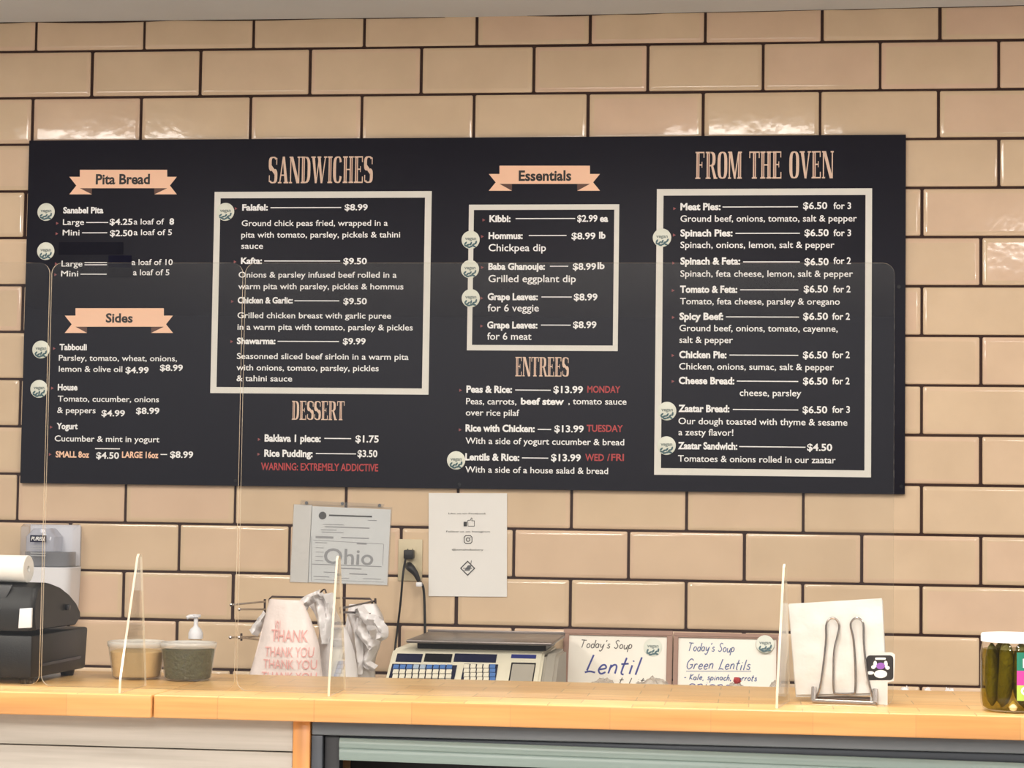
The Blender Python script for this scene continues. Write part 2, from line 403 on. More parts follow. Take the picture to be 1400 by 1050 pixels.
def hand_text(bm, s, org, ex, ey, width, cap, pen, mi=0, shear=.18, lift=None):
    """marker handwriting from pen strokes"""
    adv = []; x = 0
    for ch in s:
        w, st = STROKES[ch]; adv.append((x, st)); x += w + .13
    sx = width / (x - .13); org = Vector(org); ex = Vector(ex); ey = Vector(ey); nrm = ex.cross(ey)
    rnd = random.Random(s)
    for (x0, st) in adv:
        jy = rnd.uniform(-.05, .05)
        for k in st:
            if k == 'o': p = [(.24 + .22 * math.cos(a), .25 + .25 * math.sin(a)) for a in [PI * .3 + i * 2 * PI / 9 for i in range(10)]]
            else: p = k
            q = [Vector(((x0 + a) * sx + shear * b * cap, (b + jy) * cap, 0)) for (a, b) in p]
            q = smooth_path(q, 4) if len(q) > 2 else q
            L = []
            for i, c in enumerate(q):
                t = q[min(i + 1, len(q) - 1)] - q[max(i - 1, 0)]
                t = t.normalized() if t.length > 1e-9 else Vector((1, 0, 0))
                n = Vector((-t.y, t.x, 0)) * pen / 2
                w = lambda z: bm.verts.new(org + ex * z.x + ey * z.y)
                L.append((w(c + n), w(c - n)))
            for a, b in zip(L, L[1:]):
                f = bm.faces.new((a[0], a[1], b[1], b[0])); f.material_index = mi
# condensed display capitals with thick stems and thin serifs; box 0..w by 0..1
def cap_polys(ch):
    t, h, s = .135, .05, .045
    R = lambda x0, y0, x1, y1: [(x0, y0), (x1, y0), (x1, y1), (x0, y1)]
    def stem(x, tt=t): return [R(x, 0, x + tt, 1), R(x - s, 0, x + tt + s, h), R(x - s, 1 - h, x + tt + s, 1)]
    def half(x0, x1, y0, y1, side, tt=t, a0=-90, a1=90):
        cx = x0 if side > 0 else x1; rx = x1 - x0; cy = (y0 + y1) / 2; ry = (y1 - y0) / 2
        out = []; N = 10
        for i in range(N):
            q = []
            for k in (i, i + 1):
                a = math.radians(a0 + (a1 - a0) * k / N)
                ca, sa = math.cos(a), math.sin(a)
                e = lambda c: math.copysign(abs(c) ** .62, c)
                q.append(((cx + side * rx * e(ca), cy + ry * e(sa)), (cx + side * max(rx - tt, .01) * e(ca), cy + (ry - h) * e(sa))))
            out.append([q[0][0], q[1][0], q[1][1], q[0][1]])
        return out
    if ch == 'I': return .23, stem(s)
    if ch == 'H': return .50, stem(s) + stem(.50 - s - t) + [R(s + t, .48, .5 - s - t, .48 + h)]
    if ch in 'EF':
        p = stem(s) + [R(s, 1 - h, .40, 1), R(.36, .78, .40, 1), R(s + t, .49, .31, .49 + h), R(.28, .41, .31, .63)]
        if ch == 'E': p += [R(s, 0, .41, h), R(.37, 0, .41, .24)]
        return .43, p
    if ch == 'T': return .46, [R(.23 - t / 2, 0, .23 + t / 2, 1), R(.23 - t / 2 - s, 0, .23 + t / 2 + s, h), R(0, 1 - h, .46, 1), R(0, .76, .04, 1), R(.42, .76, .46, 1)]
    if ch == 'D': return .46, stem(s) + half(s + t, .45, 0, 1, 1)
    if ch == 'O': return .44, half(0, .22, 0, 1, -1) + half(.22, .44, 0, 1, 1)
    if ch == 'C': return .43, half(0, .22, 0, 1, -1) + half(.22, .41, .0, 1, 1, .1, -90, -20) + half(.22, .41, 0, 1, 1, .1, 25, 90)
    if ch == 'R': return .50, stem(s) + half(s + t, .44, .46, 1, 1) + [[(.24, .47), (.34, .47), (.50, 0), (.37, 0)], R(.36, 0, .53, h)]
    if ch == 'N': return .52, [R(.04, 0, .09, 1), R(.43, 0, .48, 1), [(.04, 1), (.04 + t, 1), (.48, 0), (.48 - t, 0)], R(0, 1 - h, .17, 1), R(0, 0, .14, h), R(.38, 1 - h, .52, 1)]
    if ch == 'M': return .62, [R(.04, 0, .09, 1), R(.45, 0, .45 + t, 1), [(.04, 1), (.04 + t, 1), (.35, 0), (.27, 0)], [(.27, 0), (.33, 0), (.5, 1), (.45, 1)], R(0, 0, .14, h), R(.41, 0, .62, h), R(0, 1 - h, .16, 1), R(.45, 1 - h, .62, 1)]
    if ch == 'A': return .50, [[(.06, 0), (.11, 0), (.27, 1), (.21, 1)], [(.21, 1), (.31, 1), (.46, 0), (.32, 0)], R(.12, .28, .36, .28 + h), R(0, 0, .17, h), R(.27, 0, .5, h)]
    if ch == 'V': return .49, [[(.03, 1), (.17, 1), (.30, 0), (.21, 0)], [(.39, 1), (.44, 1), (.29, 0), (.24, 0)], R(-.01, 1 - h, .21, 1), R(.34, 1 - h, .49, 1)]
    if ch == 'W': return .74, [[(.03, 1), (.16, 1), (.26, 0), (.18, 0)], [(.35, 1), (.40, 1), (.26, 0), (.21, 0)], [(.30, 1), (.43, 1), (.53, 0), (.45, 0)], [(.64, 1), (.69, 1), (.53, 0), (.48, 0)], R(-.01, 1 - h, .2, 1), R(.28, 1 - h, .46, 1), R(.59, 1 - h, .74, 1)]
    if ch == 'S': return .42, half(0, .21, .45, 1, -1, t, -75, 90) + half(.21, .42, 0, .55, 1, t, -90, 75) + [[(.03, .62), (.12, .70), (.39, .40), (.30, .30)]] + half(.21, .40, .45, 1, 1, .08, 35, 90) + half(.02, .21, 0, .55, -1, .08, -90, -35) + [R(.36, .70, .40, .95), R(.02, .05, .06, .30)]
    return .3, []
def put_caps(bm, s, org, ex, ey, width, cap, mi=0):
    adv = []; x = 0
    for ch in s:
        if ch == ' ': x += .3; continue
        w, p = cap_polys(ch); adv.append((x, p)); x += w + .03
    sx = width / (x - .03); org = Vector(org); ex = Vector(ex); ey = Vector(ey); nz = ex.cross(ey)
    k = 0
    for (x0, ps) in adv:
        for p in ps:
            k += 1
            q = [bm.verts.new(org + ex * ((x0 + a) * sx) + ey * (b * cap) + nz * (.00003 * (k % 5))) for (a, b) in p]
            f = bm.faces.new(q); f.material_index = mi; f.normal_update()
            if f.normal.dot(nz) < 0: f.normal_flip()
            xs_ = sorted(set(round(a, 4) for a, b in p)); zs_ = sorted(set(round(b, 4) for a, b in p))
            if len(xs_) == 2 and len(zs_) == 2 and abs(xs_[1] - xs_[0] - .135) < .01 and zs_[1] - zs_[0] > .9:      # dark inline in the thick stems
                q = [bm.verts.new(org + ex * ((x0 + a) * sx) + ey * (b * cap) + nz * .0003) for a, b in ((xs_[0] + .05, .07), (xs_[0] + .095, .07), (xs_[0] + .095, .93), (xs_[0] + .05, .93))]
                f = bm.faces.new(q); f.material_index = 1; f.normal_update()
                if f.normal.dot(nz) < 0: f.normal_flip()
EX = Vector((1, 0, 0)); EZ = Vector((0, 0, 1)); EYM = Vector((0, -1, 0))

# ------------------------------------------------------------------ room shell
TW, TH, J0 = .3048, .13003, 2.684
def ceil_z(x): return 2.764 + .010 * max(0, (x - 1.2) / 1.4) ** 1.3 if x > 1.2 else 2.764 + .002 * (1.2 - x)
def build_wall():
    bm = NB(); X0, X1 = -3.0, 6.2; rnd = random.Random(3); flat = []
    for r in range(-2, 21):
        zt = J0 - TH * r; zb = zt - TH
        off = {-2: .08, -1: .058, 0: .088, 1: .045, 2: .075}.get(r, 0); grow = {-1: .0115, 0: .0068, 1: .0115, 2: .0085, -2: .01}.get(r, 0)
        half = 0 if r % 2 else .5
        k = math.floor(X0 / TW) - 1
        while True:
            jx = lambda q: (q + half + off + grow * (q + half)) * TW
            a, b = jx(k), jx(k + 1); k += 1
            if a > X1: break
            if b < X0: continue
            g = .0036 + rnd.uniform(-.0005, .0007)
            lo = Vector((a + g, zb + g * .85 + rnd.uniform(-.0004, .0004))); hi = Vector((b - g + rnd.uniform(-.0006, .0006), zt - g * .85))
            tx, tz = rnd.gauss(0, .0018), rnd.gauss(0, .0022); d0 = rnd.uniform(-.0005, .0005)
            c = (lo + hi) / 2; rings = []
            for (ins, dep, cr) in ((0, 0, .004), (.0007, .0024, .0038), (.003, .0037, .0045), (.012, .0040, .006)):
                ring = []
                for (qx, qz, a0) in ((hi.x - ins - cr, hi.y - ins - cr, 0), (lo.x + ins + cr, hi.y - ins - cr, 90), (lo.x + ins + cr, lo.y + ins + cr, 180), (hi.x - ins - cr, lo.y + ins + cr, 270)):
                    for q in range(4):
                        an = math.radians(a0 + q * 30)
                        px, pz = qx + cr * math.cos(an), qz + cr * math.sin(an)
                        dd = dep + (d0 + tx * (px - c.x) + tz * (pz - c.y) if dep > 0 else 0)
                        ring.append(bm.verts.new((px, -dd, pz)))
                rings.append(ring)
            n = 16
            for A, B in zip(rings, rings[1:]):
                for i in range(n): bm.faces.new((A[i], A[(i + 1) % n], B[(i + 1) % n], B[i])).material_index = 0
            flat.append(bm.faces.new(rings[-1]))
    bmesh.ops.recalc_face_normals(bm, faces=bm.faces)
    for f in bm.faces:
        if f.normal.y > 0: f.normal_flip()
    box(bm, (X0, -.0006, 0), (X1, .12, 3.0), mi=1)
    fl = bm.edges.layers.int.new('hard')
    for f in flat:
        for e in f.edges: e[fl] = 1
    o = finish('wall_back', bm, ['tile', 'grout'], angle=60); struct(o)
build_wall()
bm = NB()
xs = [-3 + i * .4 for i in range(24)]
va = [[bm.verts.new((x, y, ceil_z(x))) for x in xs] for y in (-.001, -.06, -12)]
vt = [[bm.verts.new((x, y, 3.0)) for x in xs] for y in (-.001, -12)]
for A, B in ((va[0], va[1]), (va[1], va[2]), (vt[0], vt[1]), (va[0], vt[0]), (va[2], vt[1])):
    for i in range(len(xs) - 1): bm.faces.new((A[i], A[i + 1], B[i + 1], B[i]))
bmesh.ops.recalc_face_normals(bm, faces=bm.faces)
struct(finish('ceiling', bm, 'ceiling'))
bm = NB()                                         # ragged dark gap in the caulk along the ceiling line
x = -3.0; rnd = random.Random(11)
while x < 6:
    L = rnd.uniform(.12, .5); h = rnd.choice((.0015, .003, .0045, .001))
    if rnd.random() < .7:
        pts = [(x + L * i / 8, -.0062, ceil_z(x + L * i / 8) - (h * math.sin(PI * i / 8) + .0004) - .0003) for i in range(9)]
        top = [(p[0], p[1], ceil_z(p[0]) + .0005) for p in pts]
        for i in range(8): quad(bm, (pts[i], pts[i + 1], top[i + 1], top[i]))
    x += L
struct(finish('trim_1', bm, 'grout'))
bm = NB(); box(bm, (-3, -12, -.1), (6.2, .0, 0)); struct(finish('floor', bm, 'floor'))

# ------------------------------------------------------------------ menu board
YB = -.0200
bTL, bBR = PY(40, 193, YB), PY(1237.3, 675, YB)
BX0, BX1, BZ0, BZ1 = .012, 2.395, 1.4885, 2.4325
board = thing('menu_board', 'long black menu board with white lettering mounted on tiled wall', 'menu board', ((BX0 + BX1) / 2, -.012, BZ0))
bm = NB(); box(bm, (BX0, YB, BZ0), (BX1, -.0064, BZ1), .0012)
for px, py in ((1232, 665), (322, 657), (1229, 392), (628, 662)):       # flat dark screw heads
    p = PY(px, py, YB - .0006); disc(bm, p, EX, EZ, .005, 12, 1)
finish('panel', bm, ['board', 'black_gloss'], board)
PXM = .001985
def bp(u, v, lift=.0008): return PY(u, v, YB - lift)
def line(bm, s, x0, x1, y, cap=7.6, bold=0.0, mi=0, shear=0, lift=.0008):
    a = bp(x0, y, lift); b = bp(x1, y, lift)
    put_text(bm, s, a, EX, EZ, b.x - a.x, cap * PXM, bold, mi, shear)
def rule(bm, x0, x1, y, th=1.3, mi=0):
    a = bp(x0, y); b = bp(x1, y); h = th * PXM / 2
    quad(bm, ((a.x, a.y, a.z - h), (b.x, a.y, a.z - h), (b.x, a.y, a.z + h), (a.x, a.y, a.z + h)), mi)
def bullet(bm, x, y, mi=1):
    p = bp(x, y); r = .0042
    f = bm.faces.new([bm.verts.new(p + EX * a * r + EZ * b * r) for a, b in ((-.8, -1), (1, 0), (-.8, 1))]); f.material_index = mi
BD = .030
SECT = {
 'pita': dict(T=[('Sanabel Pita', 86.3, 141.2, 291.4, 8, BD), ('Large', 85.9, 114.9, 307.4), ('$4.25', 149.9, 181.2, 307.2, 8, BD), ('a loaf of', 182.8, 224.2, 306.8), ('8', 231.5, 237.9, 306.8, 8, BD),
   ('Mini', 85.6, 108.7, 321.8), ('$2.50', 150.3, 181.2, 322.7, 8, BD), ('a loaf of 5', 182.8, 235, 321.4), ('Large', 84, 112.6, 364.3, 8), ('a loaf of 10', 180, 236, 362.2), ('Mini', 83.3, 106.9, 377.8), ('a loaf of 5', 181.9, 231.5, 376.2)],
  R=[(117.9, 148, 304.2), (112.2, 146.5, 318.3), (115.6, 146.2, 359), (115.6, 146.2, 362), (109.9, 145.8, 374.8)], B=[(78.3, 305.3), (77.6, 319.5), (76.7, 360.6), (76, 375.5)]),
 'sides': dict(T=[('Tabbouli', 81.3, 118.7, 478.4, 8, BD), ('Parsley, tomato, wheat, onions,', 80.3, 241.9, 493), ('lemon & olive oil', 80.3, 167.2, 508), ('$4.99', 171.5, 203.2, 509.9, 8, BD), ('$8.99', 218.7, 249.9, 506.7, 8, BD),
   ('House', 78.9, 105.9, 533.3, 8, BD), ('Tomato, cucumber, onions', 78.9, 217.3, 548.8), ('& peppers', 78.1, 130.7, 564.5), ('$4.99', 138.7, 170.7, 568.8, 8, BD), ('$8.99', 185.9, 217.9, 565.6, 8, BD), ('Yogurt', 77.3, 106.1, 586.4, 8, BD),
   ('Cucumber & mint in yogurt', 74.7, 217.9, 603.2), ('$4.50', 131.5, 162.7, 626.7, 8.4, BD), ('$8.99', 232.5, 264, 625.6, 8.4, BD)],
  R=[(219.5, 228.5, 621.3), (130, 164, 613.3)], B=[(74.1, 476.5), (71.5, 530.7), (69.9, 584), (68.5, 621.3)],
  S=[('SMALL 8oz', 76, 121.9, 625, 8, BD), ('LARGE 16oz', 166.7, 216.5, 625.6, 8, BD)]),
 'sandwiches': dict(T=[('Falafel:', 331, 366.2, 287.6, 8, BD), ('$8.99', 471.1, 502.7, 287.4, 8, BD), ('Ground chick peas fried, wrapped in a', 330.3, 530.1, 309), ('pita with tomato, parsley, pickels & tahini', 329.8, 547, 324.8), ('sauce', 329.8, 359.6, 340),
   ('Kafta:', 329.3, 358.2, 360.5, 8, BD), ('$9.50', 469.4, 501.5, 361, 8, BD), ('Onions & parsley infused beef rolled in a', 326.1, 542.2, 379.4), ('warm pita with parsley, pickles & hommus', 325.6, 551.5, 395.2),
   ('Chicken & Garlic:', 324.9, 400.2, 414.4, 8, BD), ('$9.50', 469.4, 501.5, 415.8, 8, BD), ('Grilled chicken breast with garlic puree', 324.6, 534.6, 434.9), ('in a warm pita with tomato, parsley & pickles', 324.6, 564.3, 450.7),
   ('Shawarma:', 323.8, 376.6, 470, 8, BD), ('$9.99', 468.7, 499.9, 470.5, 8, BD), ('Seasonned sliced beef sirloin in a warm pita', 323.8, 558.6, 490.6), ('with onions, tomato, parsley, pickles', 323.3, 517.7, 506.2), ('& tahini sauce', 323.3, 399.4, 521)],
  R=[(369.8, 466.5, 284), (361.3, 465, 356.8), (402.6, 463.8, 411.2), (379.6, 463.3, 466.6)], B=[(322.5, 285.2), (321.3, 358), (317.6, 412.2), (316.7, 467)]),
 'dessert': dict(T=[('Baklava 1 piece:', 361.7, 438.5, 603.3, 9, BD), ('$1.75', 486, 517.7, 604.5, 9, BD), ('Rice Pudding:', 361.2, 427.4, 624, 9, BD), ('$3.50', 488.8, 515.8, 624.6, 9, BD)],
  R=[(443.4, 480.1, 599.3), (431.8, 486.8, 620)], B=[(354.3, 600.8), (353.6, 621)], RED=[('WARNING: EXTREMELY ADDICTIVE', 356.8, 517, 642.4, 9.5, .02)]),
 'essentials': dict(T=[('Kibbi:', 669, 698, 303.3, 8.6, BD), ('$2.99', 789.2, 816.8, 303, 8.6, BD), ('ea', 820.1, 831.4, 303, 8.6, BD), ('Hommus:', 667.9, 714.6, 326.5, 8.6, BD), ('$8.99', 781.4, 814, 327, 8.6, BD), ('lb', 819, 827.8, 326, 8.6, BD), ('Chickpea dip', 667.9, 746.4, 343.3, 9.4, .008),
   ('Baba Ghanouje:', 667.7, 745, 368.5, 8.6, BD), ('$8.99', 783.1, 814.9, 368.7, 8.6, BD), ('lb', 816.8, 826.5, 367.6, 8.6, BD), ('Grilled eggplant dip', 667.7, 787.2, 385.6, 9.4, .008), ('Grape Leaves:', 666.6, 735.3, 409.9, 8.6, BD), ('$8.99', 784.5, 816.8, 410.4, 8.6, BD), ('for 6 veggie', 666.6, 736.7, 425.6, 9.4, .008),
   ('Grape Leaves:', 666, 734.8, 448.6, 8.6, BD), ('$8.99', 783.4, 815.4, 448.3, 8.6, BD), ('for 6 meat', 666, 726.5, 464.3, 9.4, .008)],
  R=[(704.9, 786.4, 298.9), (722.9, 774.5, 322), (751.9, 776.8, 364), (740.3, 781.7, 406), (739.7, 780.3, 444.4)], B=[(661.3, 300.8), (659.4, 323.4), (659.4, 365.7), (658.5, 407.7), (658.5, 445.8)]),
 'entrees': dict(T=[('Peas & Rice:', 637.6, 700, 536.4, 8.8, BD), ('$13.99', 756.6, 797, 537, 8.8, BD), ('Peas, carrots,', 637.2, 706, 552.6, 8.2), ('beef stew', 712, 771, 552.8, 8.4, BD), (', tomato sauce', 777, 856.6, 552.6, 8.2), ('over rice pilaf', 636.8, 710, 568, 8.2), ('Rice with Chicken:', 636.4, 731, 589.6, 8.8, BD), ('$13.99', 758, 798, 590.6, 8.8, BD),
   ('With a side of yogurt cucumber & bread', 636.4, 853.4, 606.6, 8.2), ('Lentils & Rice:', 636, 710, 629, 8.8, BD), ('$13.99', 753.4, 794, 630, 8.8, BD), ('With a side of a house salad & bread', 636, 831.4, 645.8, 8.2)],
  R=[(704.4, 753, 533.2), (735, 753.6, 587), (713.6, 749.6, 626)], B=[(629.6, 533.6), (629, 587.6)], RED=[('MONDAY', 803, 848, 536.6, 8.6, .02), ('TUESDAY', 802, 851.6, 590, 8.8, .02), ('WED', 800, 825.6, 629.8, 8.8, .02), ('/', 830, 834, 629.8, 8.8, .02), ('FRI', 835.6, 853, 629.8, 8.8, .02)]),
 'oven': dict(T=[('Meat Pies:', 930.2, 985.2, 287, 8.8, BD), ('$6.50', 1098, 1131, 285.7, 8.8, BD), ('for 3', 1139.5, 1163.6, 285.7, 8.6, .015), ('Ground beef, onions, tomato, salt & pepper', 930.2, 1171.5, 303.1, 8.4), ('Spinach Pies:', 930.2, 1001.6, 323, 8.8, BD), ('$6.50', 1099.9, 1132.9, 322.7, 8.8, BD), ('for 3', 1139.5, 1163.6, 322.7, 8.6, .015), ('Spinach, onions, lemon, salt & pepper', 930.2, 1140.8, 339, 8.4),
   ('Spinach & Feta:', 930.2, 1012, 361.3, 8.8, BD), ('$6.50', 1099.9, 1132.9, 362.3, 8.8, BD), ('for 2', 1139.5, 1163.4, 360.8, 8.6, .015), ('Spinach, feta cheese, lemon, salt & pepper', 930.2, 1166.2, 378.2, 8.4), ('Tomato & Feta:', 929.7, 1008, 399.9, 8.8, BD), ('$6.50', 1098.8, 1131.8, 399.6, 8.8, BD), ('for 2', 1139, 1162.8, 399.6, 8.6, .015), ('Tomato, feta cheese, parsley & oregano', 929.7, 1148.2, 416, 8.4),
   ('Spicy Beef:', 928.8, 988.8, 436.9, 8.8, BD), ('$6.50', 1098, 1132, 436.9, 8.8, BD), ('for 2', 1137.8, 1162, 436.9, 8.6, .015), ('Ground beef, onions, tomato, cayenne,', 928.8, 1145.3, 452.7, 8.4), ('salt & pepper', 928.8, 1002, 468.7, 8.4), ('Chicken Pie:', 928.5, 993.3, 489.2, 8.8, BD), ('$6.50', 1097.8, 1131.4, 489.7, 8.8, BD), ('for 2', 1137.8, 1161.8, 489.4, 8.6, .015), ('Chicken, onions, sumac, salt & pepper', 928.5, 1140, 505, 8.4),
   ('Cheese Bread:', 928, 1004, 524.6, 8.8, BD), ('$6.50', 1097.8, 1131.4, 525.4, 8.8, BD), ('for 2', 1137.8, 1161.6, 525.2, 8.6, .015), ('cheese, parsley', 1011.2, 1095.4, 541.2, 8.4), ('Zaatar Bread:', 927.5, 997.3, 562.8, 8.8, BD), ('$6.50', 1097.3, 1131, 564.6, 8.8, BD), ('for 3', 1137.8, 1162, 564.2, 8.6, .015), ('Our dough toasted with thyme & sesame', 927.5, 1158.6, 579.8, 8.4), ('a zesty flavor!', 927.5, 1002.6, 595, 8.4),
   ('Zaatar Sandwich:', 926.9, 1008, 613.7, 8.8, BD), ('$4.50', 1103.4, 1137.8, 616, 8.8, BD), ('Tomatoes & onions rolled in our zaatar', 926.9, 1142.6, 631, 8.4)],
  R=[(987.8, 1090.9, 283), (1005.5, 1093.5, 319), (1016, 1093.5, 358), (1012, 1091.4, 396.2), (992.5, 1092.5, 433.2), (997.3, 1091.4, 485.4), (1007.4, 1091.4, 521), (1002, 1091.4, 559.8), (1010.6, 1101.3, 610.5)],
  B=[(922.3, 285.2), (921.8, 321.4), (921, 359.7), (920.2, 397.2), (920.5, 434), (920, 486), (920, 521.4)])}
def starts_item(key, t):
    if t[1] in (180, 181.9, 232.5) and key in ('pita', 'sides'): return True
    return (len(t) > 5 and t[5] >= .02 and t[0][0] != '$' and t[0] not in ('8', 'ea', 'lb', 'beef stew')) or (key == 'pita' and t[0] in ('Large', 'Mini'))
for key, d in SECT.items():
    items = []
    for t in d['T']:
        if starts_item(key, t) or (t[0] == '$4.50' and key == 'sides'): items.append([])
        items[-1].append(t)
    ys = [it[0][3] for it in items]
    near = lambda y, x: min(range(len(ys)), key=lambda k: abs(ys[k] - 4 - y) + .06 * abs(items[k][0][1] - x))
    for k, it in enumerate(items):                   # one mesh per dish: its name, leader line, price and description
        bm = NB()
        for t in it: line(bm, *t[:4], t[4] if len(t) > 4 else 7.8, (t[5] if len(t) > 5 else .008) * (.8 if t[0][0] == '$' else 1.25))
        for r in d['R']:
            if near(r[2], r[0]) == k: rule(bm, *r)
        for b in d['B']:
            if near(b[1], b[0]) == k: bullet(bm, *b)
        finish('menu_line', bm, ['white_print', 'bullet_print'], board, smooth=False)
    for t in d.get('RED', ()):
        bm = NB(); line(bm, *t[:4], t[4], t[5]); finish('red_lettering', bm, 'red_print', board, smooth=False)['label'] = 'red lettering'
    for t in d.get('S', ()):
        bm = NB(); line(bm, *t[:4], t[4], t[5]); finish('salmon_lettering', bm, 'salmon', board, smooth=False)['label'] = 'salmon lettering'
def border(pts_o, pts_i):
    bm = NB()
    o = [bp(*p, lift=.0006) for p in pts_o]; i = [bp(*p, lift=.0006) for p in pts_i]
    x0 = (o[0].x + o[3].x) / 2; x1 = (o[1].x + o[2].x) / 2; z1 = (o[0].z + o[1].z) / 2; z0 = (o[2].z + o[3].z) / 2
    a0 = (i[0].x + i[3].x) / 2; a1 = (i[1].x + i[2].x) / 2; b1 = (i[0].z + i[1].z) / 2; b0 = (i[2].z + i[3].z) / 2
    y = YB - .0005
    for q in ((x0, z0, x1, b0), (x0, b1, x1, z1), (x0, b0, a0, b1), (a1, b0, x1, b1)):
        quad(bm, ((q[0], y, q[1]), (q[2], y, q[1]), (q[2], y, q[3]), (q[0], y, q[3])))
    finish('section_border', bm, 'border', board, smooth=False)
border(((294.6, 262.4), (590.3, 261.2), (585.8, 539.9), (286.2, 537.1)), ((302.6, 271.3), (581, 270), (577, 530.5), (294.9, 529.7)))
border(((641.4, 280.1), (846.6, 279), (844.7, 479.5), (638.1, 479.5)), ((648, 287.3), (839.7, 286.4), (838, 472), (645.2, 472)))
border(((898.5, 259.3), (1192.6, 256.6), (1190.6, 653.1), (893.9, 648.6)), ((907.2, 268), (1183.9, 265.9), (1181.3, 643.3), (903.5, 639.8)))
for (s, x0, x1, yt, yb) in (('SANDWICHES', 366.9, 509.5, 214.3, 250.7), ('DESSERT', 398.9, 470.7, 548, 573.8), ('ENTREES', 704.4, 777.6, 488, 514.4), ('FROM THE OVEN', 950.6, 1139.8, 207.6, 244.6)):
    bm = NB(); a = bp(x0, yb); b = bp(x1, yb); t = bp(x0, yt)
    put_caps(bm, s, a, EX, EZ, b.x - a.x, t.z - a.z)
    finish('section_heading', bm, ['heading', 'heading_inline'], board, smooth=False)
def ribbon(bx0, by1, bx1, by0, tl, tr, ty1, ty0, inl, inr, s, sx0, sx1, sb, sc):
    """body rectangle, two swallow tails, two dark folds"""
    bm = NB()
    def Q(u, v, l): return bp(u, v, l)
    def poly(ps, l, mi):
        f = bm.faces.new([bm.verts.new(Q(u, v, l)) for u, v in ps]); f.material_index = mi; f.normal_update()
        if f.normal.y > 0: f.normal_flip()
    ym = (ty1 + ty0) / 2
    poly([(tl, ty1), (bx0 + 4, ty1), (bx0 + 4, by0 - 1), (inl, ty0), (tl, ty0), (tl + 9.5, ym)], .0004, 0)
    poly([(tr, ty1), (bx1 - 4, ty1), (bx1 - 4, by0 - 1), (inr, ty0), (tr, ty0), (tr - 9.5, ym)], .0004, 0)
    poly([(bx0, by0), (inl, by0), (inl, ty0)], .0006, 1)
    poly([(bx1, by0), (inr, by0), (inr, ty0)], .0006, 1)
    poly([(bx0, by1), (bx1, by1), (bx1, by0), (bx0, by0)], .0009, 0)
    o = finish('ribbon_banner', bm, ['salmon', 'salmon_fold'], board, smooth=False)
    bm = NB(); line(bm, s, sx0, sx1, sb, sc, .03, lift=.0013); finish('banner_lettering', bm, 'black_print', o, smooth=False)
ribbon(109.2, 232.1, 228.6, 257.3, 94.8, 241.8, 241.7, 265.7, 125.6, 211, 'Pita Bread', 130.9, 204.8, 251.6, 13.3)
ribbon(103.2, 421.3, 224, 446.7, 88.5, 236.5, 431.5, 455.2, 119, 206.7, 'Sides', 144.5, 181.3, 440.5, 11.8)
ribbon(682.9, 226.5, 806.6, 251.4, 668.2, 820.4, 237.8, 260.8, 700, 789.2, 'Essentials', 709.1, 780.9, 246.9, 13.2)
def sticker_geo(c, ex, ey, r, parent, lift=.0005):
    nrm = Vector(ex).cross(Vector(ey)); c = Vector(c)
    bm = NB(); lathe(bm, [(0, lift), (r * .96, lift), (r, 0)], c, 28, axis=nrm)
    st = finish('round_sticker', bm, 'sticker', parent)
    bm = NB(); z = nrm * (lift + .0003)
    put_text(bm, 'vegan', c + z + Vector(ex) * (-r * .62) + Vector(ey) * (-r * .02), ex, ey, r * 1.24, r * .36, .03, 1)
    rnd = random.Random(int(c.x * 1000))
    for k, (lx, ly, an) in enumerate(((-.55, -.38, .9), (-.25, -.55, .5), (.05, -.42, 1.1), (.1, -.72, .2), (.35, -.5, .6), (.6, -.3, 1.2), (-.2, -.8, -.1), (.42, -.72, -.4), (-.48, -.66, -.5))):
        a = an + rnd.uniform(-.3, .3); e1 = Vector(ex) * math.cos(a) + Vector(ey) * math.sin(a); e2 = -Vector(ex) * math.sin(a) + Vector(ey) * math.cos(a)
        disc(bm, c + z * (1 + .1 * k) + Vector(ex) * lx * r + Vector(ey) * ly * r, e1, e2, r, 10, 0, .22, .10)
    finish('sticker_print', bm, ['sticker_teal', 'sticker_grey'], st, smooth=False)
for (x, y) in ((63, 289.8), (62.5, 343.3), (56, 477.9), (53.3, 531.7), (308.2, 289.6), (643.4, 327.9), (642.5, 367.9), (643.6, 407.7), (623.6, 629.4), (905.1, 325), (912, 562), (911.2, 609.2)):
    sticker_geo(bp(x, y, .0009), EX, EZ, 12.4 * PXM, board)
for (x0, y0, x1, y1, m) in ((148, 349.2, 180, 365.7, 'tape'), (80, 331, 168.6, 348, 'tape_dull'), (146.5, 367, 180, 379, 'tape_dull')):
    bm = NB(); a = bp(x0, y1, .0012); b = bp(x1, y0, .0012)
    quad(bm, ((a.x, a.y, a.z), (b.x, a.y, a.z), (b.x, a.y, b.z), (a.x, a.y, b.z))); finish('tape_patch', bm, m, board, smooth=False)

# ------------------------------------------------------------------ papers on the wall
def sheet(bm, c4, y=-.0055, th=.0006, mi=0):
    p = [PY(u, v, y) for u, v in c4]; prism(bm, p, (0, th, 0), mi)
def frame_of(c4, y):
    tl, tr, br, bl = [PY(u, v, y) for u, v in c4]
    ex = (tr - tl).normalized(); ey = (tl - bl).normalized(); return tl, ex, ey, (tr - tl).length, (tl - bl).length
def at(fr, a, b, lift=.0):   # fraction across / down the sheet
    tl, ex, ey, w, h = fr; return tl + ex * (a * w) - ey * (b * h) + EYM * lift
ROOTY = -.0055
C4 = ((401.4, 689), (536.6, 693.5), (532.3, 802), (395.8, 796.5))
fr = frame_of(C4, ROOTY)
cert = thing('certificate', 'grey state licence form in a clear plastic sleeve on the tiled wall', 'certificate', at(fr, .5, 1))
bm = NB(); I4 = [at(fr, .185, .02), at(fr, .985, .03), at(fr, .985, .985), at(fr, .185, .985)]
